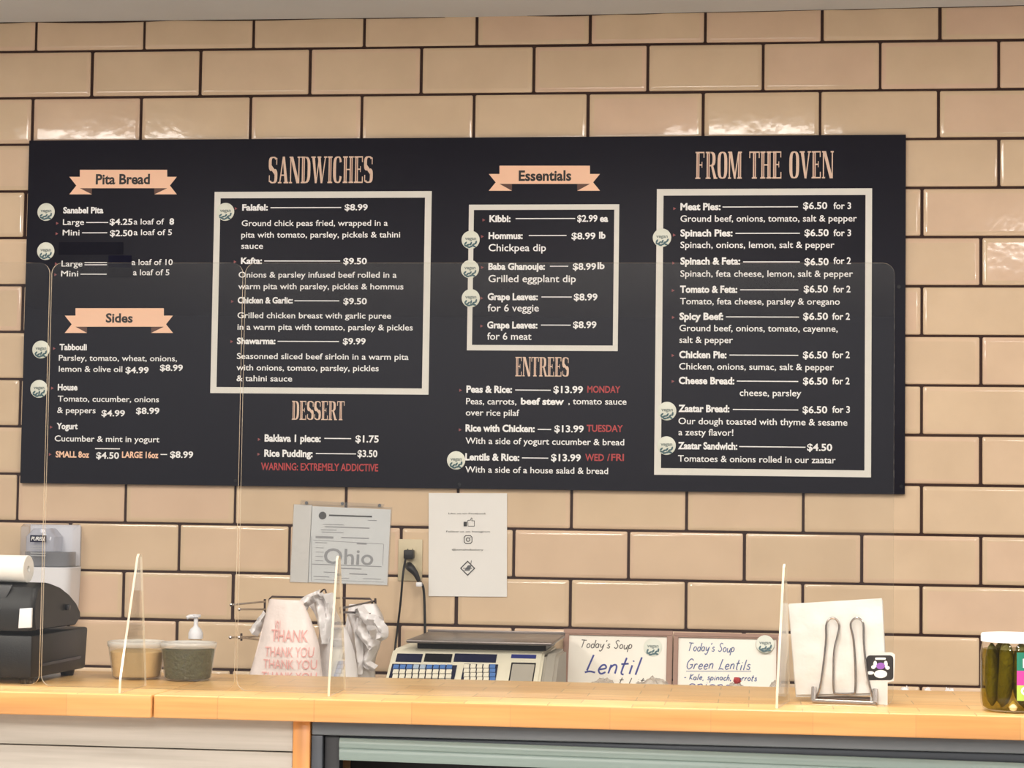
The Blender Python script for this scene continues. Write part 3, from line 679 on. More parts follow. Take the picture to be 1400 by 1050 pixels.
prism(bm, I4, (0, .0006, 0)); pap = finish('paper', bm, 'paper_grey', cert)
bm = NB(); q = at(fr, .02, .02)
prism(bm, [at(fr, .005, .005), at(fr, .19, .005), at(fr, .19, .99), at(fr, .005, .99)], (0, .0005, 0)); finish('blank_strip', bm, 'paper', cert)
bm = NB(); s4 = [at(fr, 0, 0, .0012), at(fr, 1, 0, .0012), at(fr, 1, 1, .0012), at(fr, 0, 1, .0012)]
prism(bm, s4, (0, -.0003, 0))
t4 = ((411.6, 683.8), (525.7, 689), (524, 694), (410, 690)); prism(bm, [PY(u, v, ROOTY - .0012) for u, v in t4], (0, -.0003, 0))
sl = finish('plastic_sleeve', bm, 'sleeve', cert)
for u, v in ((419, 687.5), (468, 688.5), (519, 691)):
    bm = NB(); disc(bm, PY(u, v, ROOTY - .0018), EX, EZ, .0045, 12); finish('grommet', bm, 'ink', cert, smooth=False)
bm = NB(); ex, ey = fr[1], fr[2]
disc(bm, at(fr, .30, .135, .0006), ex, ey, .0105, 20, 1)
def bar(a0, a1, b, th=.0022, mi=0, lift=.0006):
    p = at(fr, a0, b, lift); q = at(fr, a1, b, lift); h = ey * th / 2; quad(bm, (p - h, q - h, q + h, p + h), mi)
bar(.365, .80, .128, .0042, 1); bar(.76, .85, .175)
for (a0, a1, b, t) in ((.31, .52, .245, .002), (.33, .78, .275, .003), (.29, .45, .315, .002), (.30, .52, .345, .002), (.24, .42, .41, .006), (.50, .78, .405, .003), (.24, .36, .48, .002), (.66, .76, .475, .004),
    (.25, .33, .545, .0016), (.25, .33, .60, .0016), (.25, .33, .655, .0016), (.25, .33, .71, .0016), (.22, .92, .755, .0024), (.5, .72, .795, .003), (.34, .46, .85, .002), (.6, .78, .86, .003), (.24, .40, .91, .002), (.46, .60, .92, .002), (.74, .92, .915, .002), (.25, .95, .95, .0012)):
    bar(a0, a1, b, t)
for a, b, c, d in ((.22, .45, .93, .47), (.93, .47, .93, .74), (.2, .40, .22, .97)):
    p = at(fr, a, b, .0006); q = at(fr, c, d, .0006); n = (q - p).normalized().cross(EYM) * .0007; quad(bm, (p - n, q - n, q + n, p + n), 2)
put_text(bm, 'Ohio', at(fr, .335, .74, .0007), ex, ey, fr[3] * .50, fr[4] * .19, .012, 0)
finish('form_print', bm, ['ink_pale', 'ink_dark', 'ink_pale'], pap, smooth=False)

P4 = ((586.4, 674), (693.3, 674.3), (691.8, 815.6), (586, 815))
fr = frame_of(P4, ROOTY); ex, ey = fr[1], fr[2]
post = thing('poster', 'white paper poster with a thumb icon taped under the menu board', 'poster', at(fr, .5, 1))
bm = NB(); nu, nv = 12, 14; V = []
for j in range(nv + 1):
    V.append([bm.verts.new(at(fr, i / nu, j / nv, .0016 + .0014 * noise.noise(Vector((i * .3, j * .22, 4))))) for i in range(nu + 1)])
for j in range(nv):
    for i in range(nu): bm.faces.new((V[j][i], V[j + 1][i], V[j + 1][i + 1], V[j][i + 1]))
shell(bm, -.0006)
bmesh.ops.recalc_face_normals(bm, faces=bm.faces)
pap = finish('paper_sheet', bm, 'paper', post)
LF = .0036
for (s, a0, a1, b) in (('Like us on Facebook', .255, .735, .205), ('Follow us on Instagram', .225, .785, .380), ('@sanabelbakery', .30, .70, .555)):
    bm = NB(); put_text(bm, s, at(fr, a0, b, LF), ex, ey, (a1 - a0) * fr[3], .0042, 0); finish('poster_lettering', bm, 'ink_dark', post, smooth=False)
bm = NB()
def U(a, b): return at(fr, a, b, LF)
def outline(pts, w, mi=0):
    n = len(pts)
    for i in range(n):
        p, q = pts[i], pts[(i + 1) % n]; t = (q - p).normalized(); nn = t.cross(EYM) * w / 2
        quad(bm, (p - nn - t * w / 2, q - nn + t * w / 2, q + nn + t * w / 2, p + nn - t * w / 2), mi)
outline([U(.50, .265), U(.535, .262), U(.545, .24), U(.555, .242), U(.552, .268), U(.585, .268), U(.585, .32), U(.505, .32)], .0012)
quad(bm, (U(.448, .322), U(.49, .322), U(.49, .278), U(.448, .278)))
finish('thumb_icon', bm, 'ink_dark', post, smooth=False)
bm = NB(); cc = U(.505, .45); rr = .0105
outline([cc + ex * rr * a + ey * rr * b for a, b in ((-1, -.6), (-.6, -1), (.6, -1), (1, -.6), (1, .6), (.6, 1), (-.6, 1), (-1, .6))], .0018)
outline([cc + ex * .0048 * math.cos(i * PI / 8) + ey * .0048 * math.sin(i * PI / 8) for i in range(16)], .0018)
disc(bm, cc + ex * .0058 + ey * .0058, ex, ey, .0012, 8)
finish('camera_icon', bm, 'ink_dark', post, smooth=False)
bm = NB(); cc = U(.50, .727); rr = .0185
outline([cc + ex * rr, cc + ey * rr, cc - ex * rr, cc - ey * rr], .0024)
for k in range(5): quad(bm, [cc + ex * a + ey * b + EYM * .0001 for a, b in ((-.009 + k * .003, -.006), (-.007 + k * .003, -.007), (.003 + k * .0018, .007), (.001 + k * .0018, .008))], 1)
quad(bm, [cc + ex * a + ey * b + EYM * .0002 for a, b in ((-.012, -.001), (.012, -.001), (.012, .0005), (-.012, .0005))], 0)
quad(bm, [cc + ex * a + ey * b + EYM * .0002 for a, b in ((.008, .012), (.0095, .012), (.011, .021), (.0095, .021))], 0)
finish('diamond_logo', bm, ['ink_dark', 'ink'], post, smooth=False)

# ------------------------------------------------------------------ outlet and cords
oa, ob = PY(544, 794, -.006), PY(578, 737.5, -.006)
out = thing('wall_outlet', 'ivory wall outlet plate between the two posted papers', 'outlet', ((oa.x + ob.x) / 2, -.004, oa.z))
bm = NB(); box(bm, (oa.x, -.0095, oa.z), (ob.x, -.0042, ob.z), .0018); finish('cover_plate', bm, 'ivory', out)
for zf in (.28, .72):
    bm = NB(); cx = (oa.x + ob.x) / 2; cz = oa.z + (ob.z - oa.z) * zf
    box(bm, (cx - .016, -.0108, cz - .0135), (cx + .016, -.0096, cz + .0135), .0005)
    for dx in (-.0065, .0065): box(bm, (cx + dx - .001, -.0112, cz - .002), (cx + dx + .001, -.0109, cz + .006), mi=1)
    finish('socket', bm, ['ivory', 'black_gloss'], out)
a = PY(559, 758, -.03)
pc = thing('power_cord', 'black power cord running straight down from the upper outlet socket', 'cord', (a.x, -.02, a.z))
bm = NB(); box(bm, (a.x - .013, -.040, a.z - .012), (a.x + .013, -.0115, a.z + .012), .003); finish('plug', bm, 'cable', pc)
bm = NB(); pts = [PY(554.5, 764, -.039), PY(551, 785, -.062), PY(548, 820, -.05), PY(544, 855, -.026), PY(540.5, 884, -.03), PY(539, 915, -.05), PY(541, 950, -.09)]
tube(bm, smooth_path(pts), .0030); finish('cable', bm, 'cable', pc)
a = PY(561, 782, -.03)
pc = thing('angled_plug_cord', 'black bent plug with a white tag in the lower socket, cord dropping to the scale', 'cord', (a.x, -.02, a.z))
bm = NB(); pts = [PY(559, 774, -.0122), PY(560, 775, -.030), PY(562, 777, -.040), PY(568, 784, -.042), PY(573, 795, -.040)]
tube(bm, smooth_path(pts), [.011] * 12 + [.011 - .0005 * i for i in range(13)], 12); finish('plug', bm, 'cable', pc)
bm = NB(); c = PY(573, 799, -.040); box(bm, c - Vector((.008, .006, .006)), c + Vector((.008, .006, .006)), .003); finish('white_tag', bm, 'white_plastic', pc)
bm = NB(); pts = [PY(575, 796, -.036), PY(579, 805, -.026), PY(580.5, 830, -.022), PY(581, 866, -.022), PY(581, 890, -.03), PY(579, 935, -.06)]
tube(bm, smooth_path(pts), .0034); finish('cable', bm, 'cable', pc)

# ------------------------------------------------------------------ soap dispenser on the wall
a, b = PY(23.5, 716, -.105), PY(96, 716, -.105)
dx0, dx1, dzt = a.x, b.x, a.z
dz1 = PY(50, 776, -.105).z; dz0 = dzt - .27
dsp = thing('soap_dispenser', 'white and clear hand sanitizer dispenser on wall behind the register', 'dispenser', ((dx0 + dx1) / 2, -.004, dz0))
bm = NB()
def rrect(x0, x1, y0, y1, r, n=5):
    out = []
    for (cx, cy, a0) in ((x1 - r, y0 + r, -90), (x1 - r, y1 - .001, 0), (x0 + r, y1 - .001, 180), (x0 + r, y0 + r, 180)):
        if cy > y0 + r: out.append((x1 if cx > (x0 + x1) / 2 else x0, y1)); continue
        for k in range(n + 1):
            an = math.radians(a0 + 90 * k / n); out.append((cx + r * math.cos(an), cy + r * math.sin(an)))
    return out
def loft(bm, secs, mi=0, capb=True, capt=True):
    rings = [[bm.verts.new((x, y, z)) for x, y in s] for z, s in secs]; fs = []
    for A, B in zip(rings, rings[1:]):
        for i in range(len(A)):
            fs.append(bm.faces.new((A[i], A[(i + 1) % len(A)], B[(i + 1) % len(A)], B[i])))
    if capb: fs.append(bm.faces.new(rings[0][::-1]))
    if capt: fs.append(bm.faces.new(rings[-1]))
    for f in fs: f.material_index = mi
    bmesh.ops.recalc_face_normals(bm, faces=fs)
loft(bm, [(dz0, rrect(dx0 + .012, dx1 - .012, -.085, -.005, .03)), (dz0 + .05, rrect(dx0 + .006, dx1 - .004, -.10, -.005, .03)), (dz1, rrect(dx0 + .002, dx1, -.105, -.005, .025)), (dz1 + .002, rrect(dx0 + .004, dx1 - .002, -.10, -.005, .025))])
finish('housing', bm, 'white_plastic', dsp)
bm = NB()
loft(bm, [(dz1 + .002, rrect(dx0 + .001, dx1, -.105, -.006, .025)), (dzt - .008, rrect(dx0 + .001, dx1, -.10, -.006, .025)), (dzt, rrect(dx0 + .008, dx1 - .006, -.09, -.006, .022))])
finish('cover', bm, 'refill', dsp)
bm = NB(); cx = dx0 + .062
loft(bm, [(dz1 + .004, rrect(dx0 + .012, dx1 - .012, -.088, -.015, .02)), (dz1 + .042, rrect(dx0 + .012, dx1 - .012, -.088, -.015, .02))])
finish('gel_refill', bm, 'gel', dsp)
bm = NB()
loft(bm, [(dz1 + .043, rrect(dx0 + .014, dx1 - .05, -.088, -.015, .02)), (dzt - .034, rrect(dx0 + .014, dx1 - .05, -.088, -.015, .02)), (dzt - .012, rrect(dx0 + .034, dx1 - .068, -.08, -.02, .015))])
finish('refill_bottle', bm, 'bottle_milky', dsp)
bm = NB(); box(bm, (dx0 + .003, -.0105, dz1 + .003), (dx1 - .002, -.0055, dzt - .003), .002); finish('back_plate', bm, 'white_plastic', dsp)
bm = NB(); a = PY(41, 741, -.1075); b = PY(63.5, 732, -.1075)
quad(bm, ((a.x, a.y, a.z), (b.x, a.y, a.z), (b.x, a.y, b.z), (a.x, a.y, b.z)), 0)
put_text(bm, 'PURELL', (a.x + .003, a.y - .0005, a.z + .0045), EX, EZ, b.x - a.x - .006, .0095, .03, 1, .2)
for k, w in enumerate((.9, .7, .95, .95)):
    z = a.z - .012 - k * .0065 - (.006 if k > 1 else 0); x0 = a.x + .002
    quad(bm, ((x0, a.y, z), (x0 + (b.x - a.x) * w, a.y, z), (x0 + (b.x - a.x) * w, a.y, z + .003), (x0, a.y, z + .003)), 2)
finish('dispenser_label', bm, ['navy', 'white_print', 'ink_pale'], dsp, smooth=False)

# ------------------------------------------------------------------ back counter against the wall
BCZ = .905
bm = NB(); box(bm, (-.6, -.64, BCZ - .04), (4.4, -.0065, BCZ), .003); o = finish('back_worktop', bm, 'counter_dull'); rebase(o, (1.9, -.3, BCZ - .04))
tag(o, 'long grey back worktop against the tiled wall behind the service counter', 'worktop')
c = thing('base_cabinet', 'long grey base cabinet under the back worktop behind the service counter', 'cabinet', (1.9, -.3, 0))
bm = NB(); box(bm, (-.598, -.60, .0), (4.398, -.0065, BCZ - .0405), .002); finish('cabinet_body', bm, 'counter_dull', c)
for i in range(10):
    x0 = -.6 + i * .5; bm = NB(); box(bm, (x0 + .006, -.618, .1), (x0 + .494, -.6005, BCZ - .05), .003); finish('cabinet_door', bm, 'counter_dull', c)

# ------------------------------------------------------------------ bag rack and carrier bags
yb, yf = -.13, -.50
TL, TR = PY(368.6, 815.7, yb), PY(509, 818.6, yb)
rack = thing('bag_rack', 'wire carrier bag rack with prongs standing against the wall', 'bag rack', ((TL.x + TR.x) / 2, -.2, BCZ))
bm = NB()
tube(bm, [(TL.x, yb, BCZ + .004), TL - Vector((0, 0, .006)), TL + Vector((.006, 0, 0)), TR - Vector((.006, 0, 0)), TR - Vector((0, 0, .006)), (TR.x, yb, BCZ + .004)], .0028)
tube(bm, [(TL.x, yb, BCZ + .004), (TL.x, yf + .05, BCZ + .004)], .0028); tube(bm, [(TR.x, yb, BCZ + .004), (TR.x, yf + .05, BCZ + .004)], .0028)
tube(bm, [(TL.x, yf + .05, BCZ + .004), (TR.x, yf + .05, BCZ + .004)], .0028)
hk = [PY(437, 813, yb), PY(440, 808, yb - .005), PY(444, 806, yb - .012), PY(446, 811, yb - .014)]
tube(bm, smooth_path(hk), .0022)
finish('back_frame', bm, 'dark_wire', rack)
for (bx, by, fx, fy) in ((362, 822.5, 316, 827), (362, 833, 327, 833), (357, 870, 315, 871.5), (357, 875, 327, 871.5), (511, 822, 466, 832), (514, 838, 466, 837)):
    bm = NB(); A = PY(bx, by, yb); B = PY(fx, fy, yf)
    tube(bm, [A, B], .0026)
    lathe(bm, [(0, -.0045), (.0032, -.0032), (.0045, 0), (.0032, .0032), (0, .0045)], B, 12)
    finish('prong', bm, 'chrome' if bx < 400 else 'dark_wire', rack)
for (u0, v0, u1, v1) in ((362, 819, 362, 838), (513, 818, 514, 841), (330, 866, 330, 876)):
    bm = NB(); tube(bm, [PY(u0, v0, yb), PY(u1, v1, yb)], .003); finish('cross_wire', bm, 'dark_wire', rack)
def bag_y(x, z, y0, amp, seed): return y0 + amp * (noise.noise(Vector((x * 11, z * 3.2, seed))) + .5 * noise.noise(Vector((x * 26, z * 9, seed + 3)))) - .10 * max(0, 1.16 - z) * .6
def bag(name, label, outl, outr, y0, m, amp=.02, seed=0, group='plastic carrier bags on the rack', print_=None, depth=.035):
    """outl / outr: pixel outlines of the left and right edge, top to bottom"""
    L = smooth_path([PY(u, v, y0) for u, v in outl], 6); Rr = smooth_path([PY(u, v, y0) for u, v in outr], 6)
    n = min(len(L), len(Rr)); nu = 18; V = [[], []]; bm = NB()
    L = [L[int(i * (len(L) - 1) / (n - 1))] for i in range(n)]; Rr = [Rr[int(i * (len(Rr) - 1) / (n - 1))] for i in range(n)]
    for s in (0, 1):
        for j in range(n):
            row = []
            for i in range(nu + 1):
                t = i / nu; p = L[j].lerp(Rr[j], t)
                bulge = math.sin(PI * t) ** .6 * depth * (.3 + .7 * min(1, j / n * 1.6)) * (1 if s == 0 else -.6)
                y = bag_y(p.x, p.z, y0, amp, seed + s * 7) - bulge
                row.append(bm.verts.new((p.x, y, p.z)))
            V[s].append(row)
    for s in (0, 1):
        for j in range(n - 1):
            for i in range(nu): bm.faces.new((V[s][j][i], V[s][j + 1][i], V[s][j + 1][i + 1], V[s][j][i + 1]))
    for j in range(n - 1):
        for i in (0, nu): bm.faces.new((V[0][j][i], V[0][j + 1][i], V[1][j + 1][i], V[1][j][i]))
    bmesh.ops.recalc_face_normals(bm, faces=bm.faces)
    o = finish(name, bm, m, angle=70); zb = min(v.co.z for v in o.data.vertices)
    rebase(o, (sum(v.co.x for v in o.data.vertices) / len(o.data.vertices), y0, zb)); tag(o, label, 'plastic bag', group)
    if print_:
        bm = NB()
        def fn_for(org):
            def fn(a, b):
                x = org.x + a; z = org.z + b; j = min(range(n), key=lambda k: abs(L[k].z - z)); t = (x - L[j].x) / (Rr[j].x - L[j].x); t = min(max(t, 0), 1)
                bulge = math.sin(PI * t) ** .6 * depth * (.3 + .7 * min(1, j / n * 1.6))
                return Vector((x, bag_y(x, z, y0, amp, seed) - bulge - .004, z))
            return fn
        for (s, u0, u1, v, cap) in print_:
            A = PY(u0, v, y0); B = PY(u1, v, y0)
            put_text(bm, s, A, EX, EZ, B.x - A.x, cap * .00183, .0, fn=fn_for(A))
        finish('red_print', bm, 'bag_red', o, smooth=False)
    return o
BAG_R = bag('plastic_bag', 'crumpled white carrier bag at the right prongs of the rack', [(478, 826), (474, 850), (470, 880), (468, 905), (466, 940)], [(512, 826), (522, 850), (518, 880), (511, 905), (514, 940)], -.26, 'bag_white', .035, 5)
BAG_M = bag('plastic_bag', 'plain white carrier bag with a folded neck in the middle of the rack', [(418, 822), (430, 840), (436, 865), (430, 900), (428, 940)], [(452, 814), (462, 840), (478, 870), (486, 900), (490, 940)], -.38, 'bag_white', .025, 9)
BAG_F = bag('plastic_bag', 'white carrier bag with pale red lettering hanging frontmost on the rack', [(369, 819), (362, 845), (354, 880), (346, 910), (338, 940)], [(413, 821), (424, 845), (436, 880), (440, 910), (444, 940)], -.47, 'bag', .012, 2, depth=.03,
    print_=[('THANK', 374, 424, 876, 16), ('YOU', 378, 386, 872, 24), ('THANK YOU', 366, 432, 896, 13), ('THANK YOU', 364, 436, 912, 12), ('THANK YOU', 362, 436, 928, 11)])
def ribbon_strip(bm, pts, w0, w1, seed):
    P = smooth_path(pts, 6); n = len(P); prev = None
    for i, p in enumerate(P):
        t = (P[min(i + 1, n - 1)] - P[max(i - 1, 0)]).normalized(); side = t.cross(Vector((.25, -1, .15))).normalized()
        w = w0 + (w1 - w0) * i / (n - 1); row = []
        for k in range(6):
            s = k / 5 - .5; row.append(bm.verts.new(p + side * (s * w) + Vector((0, .016 * noise.noise(Vector((s * 5, i * .5, seed))) - .012 * math.cos(s * 6), 0))))
        if prev:
            for k in range(5): bm.faces.new((prev[k], prev[k + 1], row[k + 1], row[k]))
        prev = row
HANDLES = ((BAG_R, 'bag_white', [[(488, 832), (500, 846), (515, 850), (524, 866), (516, 872)], [(498, 836), (492, 858), (502, 876), (509, 886)], [(480, 838), (486, 862), (490, 895), (489, 922)], [(505, 862), (508, 885), (500, 905), (513, 915)]], -.36),
           (BAG_M, 'bag_white', [[(408, 838), (416, 824), (430, 816), (438, 812)], [(432, 812), (436, 830), (440, 858), (442, 880)], [(446, 812), (450, 832), (446, 856), (442, 880)]], -.455),
           (BAG_F, 'bag_white', [[(345, 866), (356, 850), (364, 838)]], -.455))
for own, m, ps, y in HANDLES:
    for i, p in enumerate(ps):
        bm = NB(); ribbon_strip(bm, [PY(u, v, y + .012 * i) for u, v in p], .028, .020, i * 3 + len(ps))
        shell(bm, .0012)
        bmesh.ops.recalc_face_normals(bm, faces=bm.faces)
        finish('handle', bm, m, own, angle=80)

# ------------------------------------------------------------------ price scale
sx0, sx1 = PY(531, 910, -.46).x, PY(741, 905, -.46).x
fp = Vector((0, -.40, PY(640, 889, -.40).z)); fn_ = Vector((0, -.13, .20)).normalized()      # sloped front panel plane
def FZ(y): return fp.z + (y - fp.y) * (.13 / .20)
scale = thing('price_scale', 'ivory price computing scale with keypads and steel platter on back worktop', 'scale', ((sx0 + sx1) / 2, -.3, BCZ))
bm = NB(); yfr = -.60
prism(bm, [(sx0, yfr, BCZ + .012), (sx0, yfr, FZ(yfr)), (sx0, -.40, fp.z), (sx0, -.10, fp.z), (sx0, -.10, BCZ + .012)], (sx1 - sx0, 0, 0))
bmesh.ops.bevel(bm, geom=list(bm.edges), offset=.006, segments=3, affect='EDGES')
finish('body', bm, 'scale_ivory', scale)
for (x, y) in ((sx0 + .03, -.57), (sx1 - .03, -.57), (sx0 + .03, -.13), (sx1 - .03, -.13)):
    bm = NB(); lathe(bm, [(0, 0), (.014, 0), (.012, .0135), (0, .0135)], (x, y, BCZ), 16); finish('foot', bm, 'black_plastic', scale)
bm = NB(); sx2 = PY(761, 915, -.46).x
prism(bm, [(sx1 + .0005, -.57, BCZ + .012), (sx1 + .0005, -.57, FZ(-.57) - .01), (sx1 + .0005, -.41, fp.z - .004), (sx1 + .0005, -.2, fp.z - .004), (sx1 + .0005, -.2, BCZ + .012)], (sx2 - sx1, 0, 0))
bmesh.ops.bevel(bm, geom=list(bm.edges), offset=.008, segments=3, affect='EDGES'); finish('printer_side_cover', bm, 'slot', scale)
pz0, pz1 = PY(640, 882, -.43).z, PY(640, 868.8, -.10).z
pa, pb = PY(555, 882, -.43), PY(755, 883, -.43)
bm = NB(); box(bm, (pa.x + .02, -.38, fp.z + .0005), (pb.x - .02, -.14, pz0 + .002), .002); finish('platter_support', bm, 'black_plastic', scale)
bm = NB(); box(bm, (pa.x, -.43, pz0 + .002), (pb.x, -.08, pz0 + .010), .003)
box(bm, (pa.x, -.085, pz0 + .008), (pb.x, -.08, pz0 + .016), .001); finish('platter', bm, 'platter', scale)
def FP(u, v, lift=0): return PP(u, v, fp + fn_ * lift, fn_)
def panel(bm, u0, v0, u1, v1, lift, th=.002, mi=0):
    a, b, c = FP(u0, v0), FP(u1, v0), FP(u0, v1); a.x = c.x = (a.x + c.x) / 2
    pts = [Vector((a.x, c.y, c.z)), Vector((b.x, c.y, c.z)), Vector((b.x, a.y, a.z)), Vector((a.x, a.y, a.z))]
    prism(bm, [p + fn_ * lift for p in pts], fn_ * th, mi)
for (u0, u1, mm) in ((542, 578.5, 'navy'), (580.5, 619, 'black_gloss'), (621, 680, 'navy')):
    bm = NB(); panel(bm, u0, 894, u1, 905, .0004, .0012); finish('display_window', bm, mm, scale)
bm = NB(); panel(bm, 532, 908, 625.5, 944, .0004, .0012); kp = finish('keypad', bm, 'navy', scale)
for r in range(4):
    for c in range(9):
        bm = NB(); u = 538 + c * 9.1 - r * .6; v = 910.5 + r * 6.6
        panel(bm, u, v, u + 7.9, v + 5.2, .0017, .003); finish('key', bm, ('key_blue' if c not in (3, 4) else 'key_pale') if r == 0 else 'key_cream', kp)
bm = NB(); panel(bm, 631, 908, 681.5, 944, .0004, .0012); kp = finish('keypad', bm, 'navy', scale)
for r in range(5):
    for c in range(5):
        bm = NB(); u = 634.3 + c * 8.9; v = 910 + r * 5.9
        panel(bm, u, v, u + 7.7, v + 4.8, .0017, .003); finish('key', bm, 'key_blue' if c == 4 else 'key_cream', kp)
bm = NB(); panel(bm, 699, 895, 733.5, 900, .0004, .0008); finish('blue_strip', bm, 'navy_strip', scale)
bm = NB(); panel(bm, 697, 906, 733, 935, .0003, .0008, 0); panel(bm, 699, 910, 731, 935, .0012, .004, 1); finish('label_printer_slot', bm, ['black_gloss', 'slot'], scale)

# ------------------------------------------------------------------ soup signs leaning on the wall
def sign(label, c_tl, c_tr, inner_tl, inner_tr, lines, stk, slift=.0005):
    yt = -.022; A = PY(*c_tl, yt); B = PY(*c_tr, yt); A.z = B.z = (A.z + B.z) / 2
    H = (A.z - BCZ) / .985; yb_ = -.085
    ey = Vector((0, yt - yb_, A.z - BCZ)).normalized(); ex = EX.copy(); nrm = ex.cross(ey); w = B.x - A.x; h = Vector((0, yt - yb_, A.z - BCZ)).length
    org = Vector((A.x, yb_, BCZ)); W = lambda a, b, l=0: org + ex * a + ey * b + nrm * l
    t = thing('soup_sign', label, 'sign', org + ex * w / 2, 'soup whiteboards leaning on the wall')
    fw = (PY(*inner_tl, yt).x - A.x) * 1.05
    bm = NB()
    for (a0, b0, a1, b1) in ((0, 0, w, fw), (0, h - fw, w, h), (0, fw, fw, h - fw), (w - fw, fw, w, h - fw)):
        prism(bm, [W(a0, b0), W(a1, b0), W(a1, b1), W(a0, b1)], nrm * .014)
        prism(bm, [W(a0 + .003, b0 + .003, .014), W(a1 - .003, b0 + .003, .014), W(a1 - .003, b1 - .003, .014), W(a0 + .003, b1 - .003, .014)], nrm * .002)
    finish('frame', bm, 'frame_taupe', t)
    bm = NB(); prism(bm, [W(fw * .6, fw * .6, .003), W(w - fw * .6, fw * .6, .003), W(w - fw * .6, h - fw * .6, .003), W(fw * .6, h - fw * .6, .003)], nrm * .005)
    wb = finish('whiteboard_panel', bm, 'whiteboard', t)
    P0 = W(0, 0, .0085)
    for (s, u0, u1, vb, cap, pen, m) in lines:
        bm = NB(); a = PP(u0, vb, P0, nrm); b = PP(u1, vb, P0, nrm)
        if s == '_':
            prism(bm, [a, b, b + ey * pen, a + ey * pen], nrm * .0001)
        else: hand_text(bm, s, a, ex, ey, b.x - a.x - .18 * cap * .00187, cap * .00187, pen)
        finish('marker_writing', bm, m, wb, smooth=False)
    sticker_geo(PP(*stk, P0, nrm), ex, ey, .0245, wb, slift)
sign('framed whiteboard reading Lentil in blue marker, beside the scale', (771.4, 859.7), (920, 866), (778.6, 867), (907.7, 871),
     [("Today's Soup", 793, 866, 885.5, 11.5, .0025, 'marker_grey'), ('Lentil', 799, 878, 920, 25, .0046, 'marker_blue'), ('t l it', 846, 882, 935, 9, .0025, 'marker_grey')], (892.5, 885))
sign('framed whiteboard reading Green Lentils, right of the other soup sign', (921.5, 866), (1068, 869), (927.7, 872.6), (1058, 875),
     [("Today's Soup", 940, 1006, 890, 12, .0025, 'marker_slate'), ('Green Lentils', 938, 1028, 914, 14.5, .0028, 'marker_slate'), ('_', 938, 1027, 918, 0, .0016, 'marker_slate'),
      ('- Kale, spinach, carrots', 935, 1036, 929, 8.5, .0025, 'marker_slate'), ('onions', 942, 1000, 939, 8, .0025, 'marker_blue')], (1046, 881.5), .0082)

# ------------------------------------------------------------------ wrapped bread heaped on the back worktop
def lump(name, label, cat, c, r, m, seed, amp=.25, group=None, freq=3.0):
    bm = NB(); bmesh.ops.create_icosphere(bm, subdivisions=5, radius=1)
    for v in bm.verts:
        d = v.co.normalized(); k = 1 + amp * (noise.noise(d * freq + Vector((seed, 0, 0))) + .55 * abs(noise.noise(d * freq * 2.7 + Vector((0, seed, 0)))))
        v.co = Vector((c[0] + d.x * r[0] * k, c[1] + d.y * r[1] * k, c[2] + max(-r[2] * .98, d.z * r[2] * k)))
    o = finish(name, bm, m, angle=180); rebase(o, (c[0], c[1], min(v.co.z for v in o.data.vertices)))
    return tag(o, label, cat, group)
for i, (u, v, hw, lab, m) in enumerate(((826, 926.5, 26, 'low crumpled plastic bag of bread below the word Lentil', 'wrap'), (893, 923.5, 24, 'tall crumpled plastic bag of bread at the right frame edge of the left soup sign', 'wrap'),
        (1006, 929, 12, 'small rumpled plastic bag below the ingredients on the Green Lentils sign', 'wrap'), (1060, 928.5, 10, 'crumpled plastic bag poking up at right frame edge of the Green Lentils sign', 'wrap'))):
    yy = -.30; p = PY(u, v, yy); rx = hw * .00187; rz = (p.z - BCZ) / 2.12
    lump('bread_bag', lab, 'bread bag', (p.x, yy, BCZ + rz), (rx * 1.15, .09, rz), m, i * 3.7 + 1, .16, 'plastic bags of bread on the back worktop', 4)
    bm = NB()
    for k in range(3):
        zc = BCZ + rz * (.35 + .38 * k)
        lathe(bm, [(0, -.007), (rx * .8, -.006), (rx * .86, 0), (rx * .8, .006), (0, .008)], (p.x, yy, zc), 20)
    o = finish('pita_stack', bm, 'bread'); rebase(o, (p.x, yy, BCZ + rz * .3)); tag(o, ('stack of pita inside the low bag below the word Lentil', 'stack of pita inside the tall bag between the soup signs', 'stack of pita inside the small bag before the Green Lentils sign', 'stack of pita inside the bag right of the Green Lentils sign')[i], 'bread', None)
p = PY(1008, 924.5, -.30)
lump('red_pepper_piece', 'bit of dark red packaging above the small bag on the Green Lentils sign', 'wrapper', (p.x, -.385, p.z - .004), (.0085, .007, .0075), 'red_print', 4, .3)
for i, (u, v, hw, lab) in enumerate(((1238, 939.5, 14, 'white crumpled wrapper at the wall foot beside the small picture card'), (1268, 940, 8, 'tiny white crumpled wrapper at the wall foot, middle of three'), (1298, 940.5, 10, 'white crumpled wrapper at the wall foot nearest the pickle jar'))):
    yy = -.12; p = PY(u, v, yy); rz = (p.z - BCZ) / 2.05
    lump('crumpled_wrapper', lab, 'wrapper', (p.x, yy, BCZ + rz), (hw * .0019, .03, rz), 'bag_white', i * 5.1 + 20, .2, 'crumpled wrappers at the wall foot', 5)

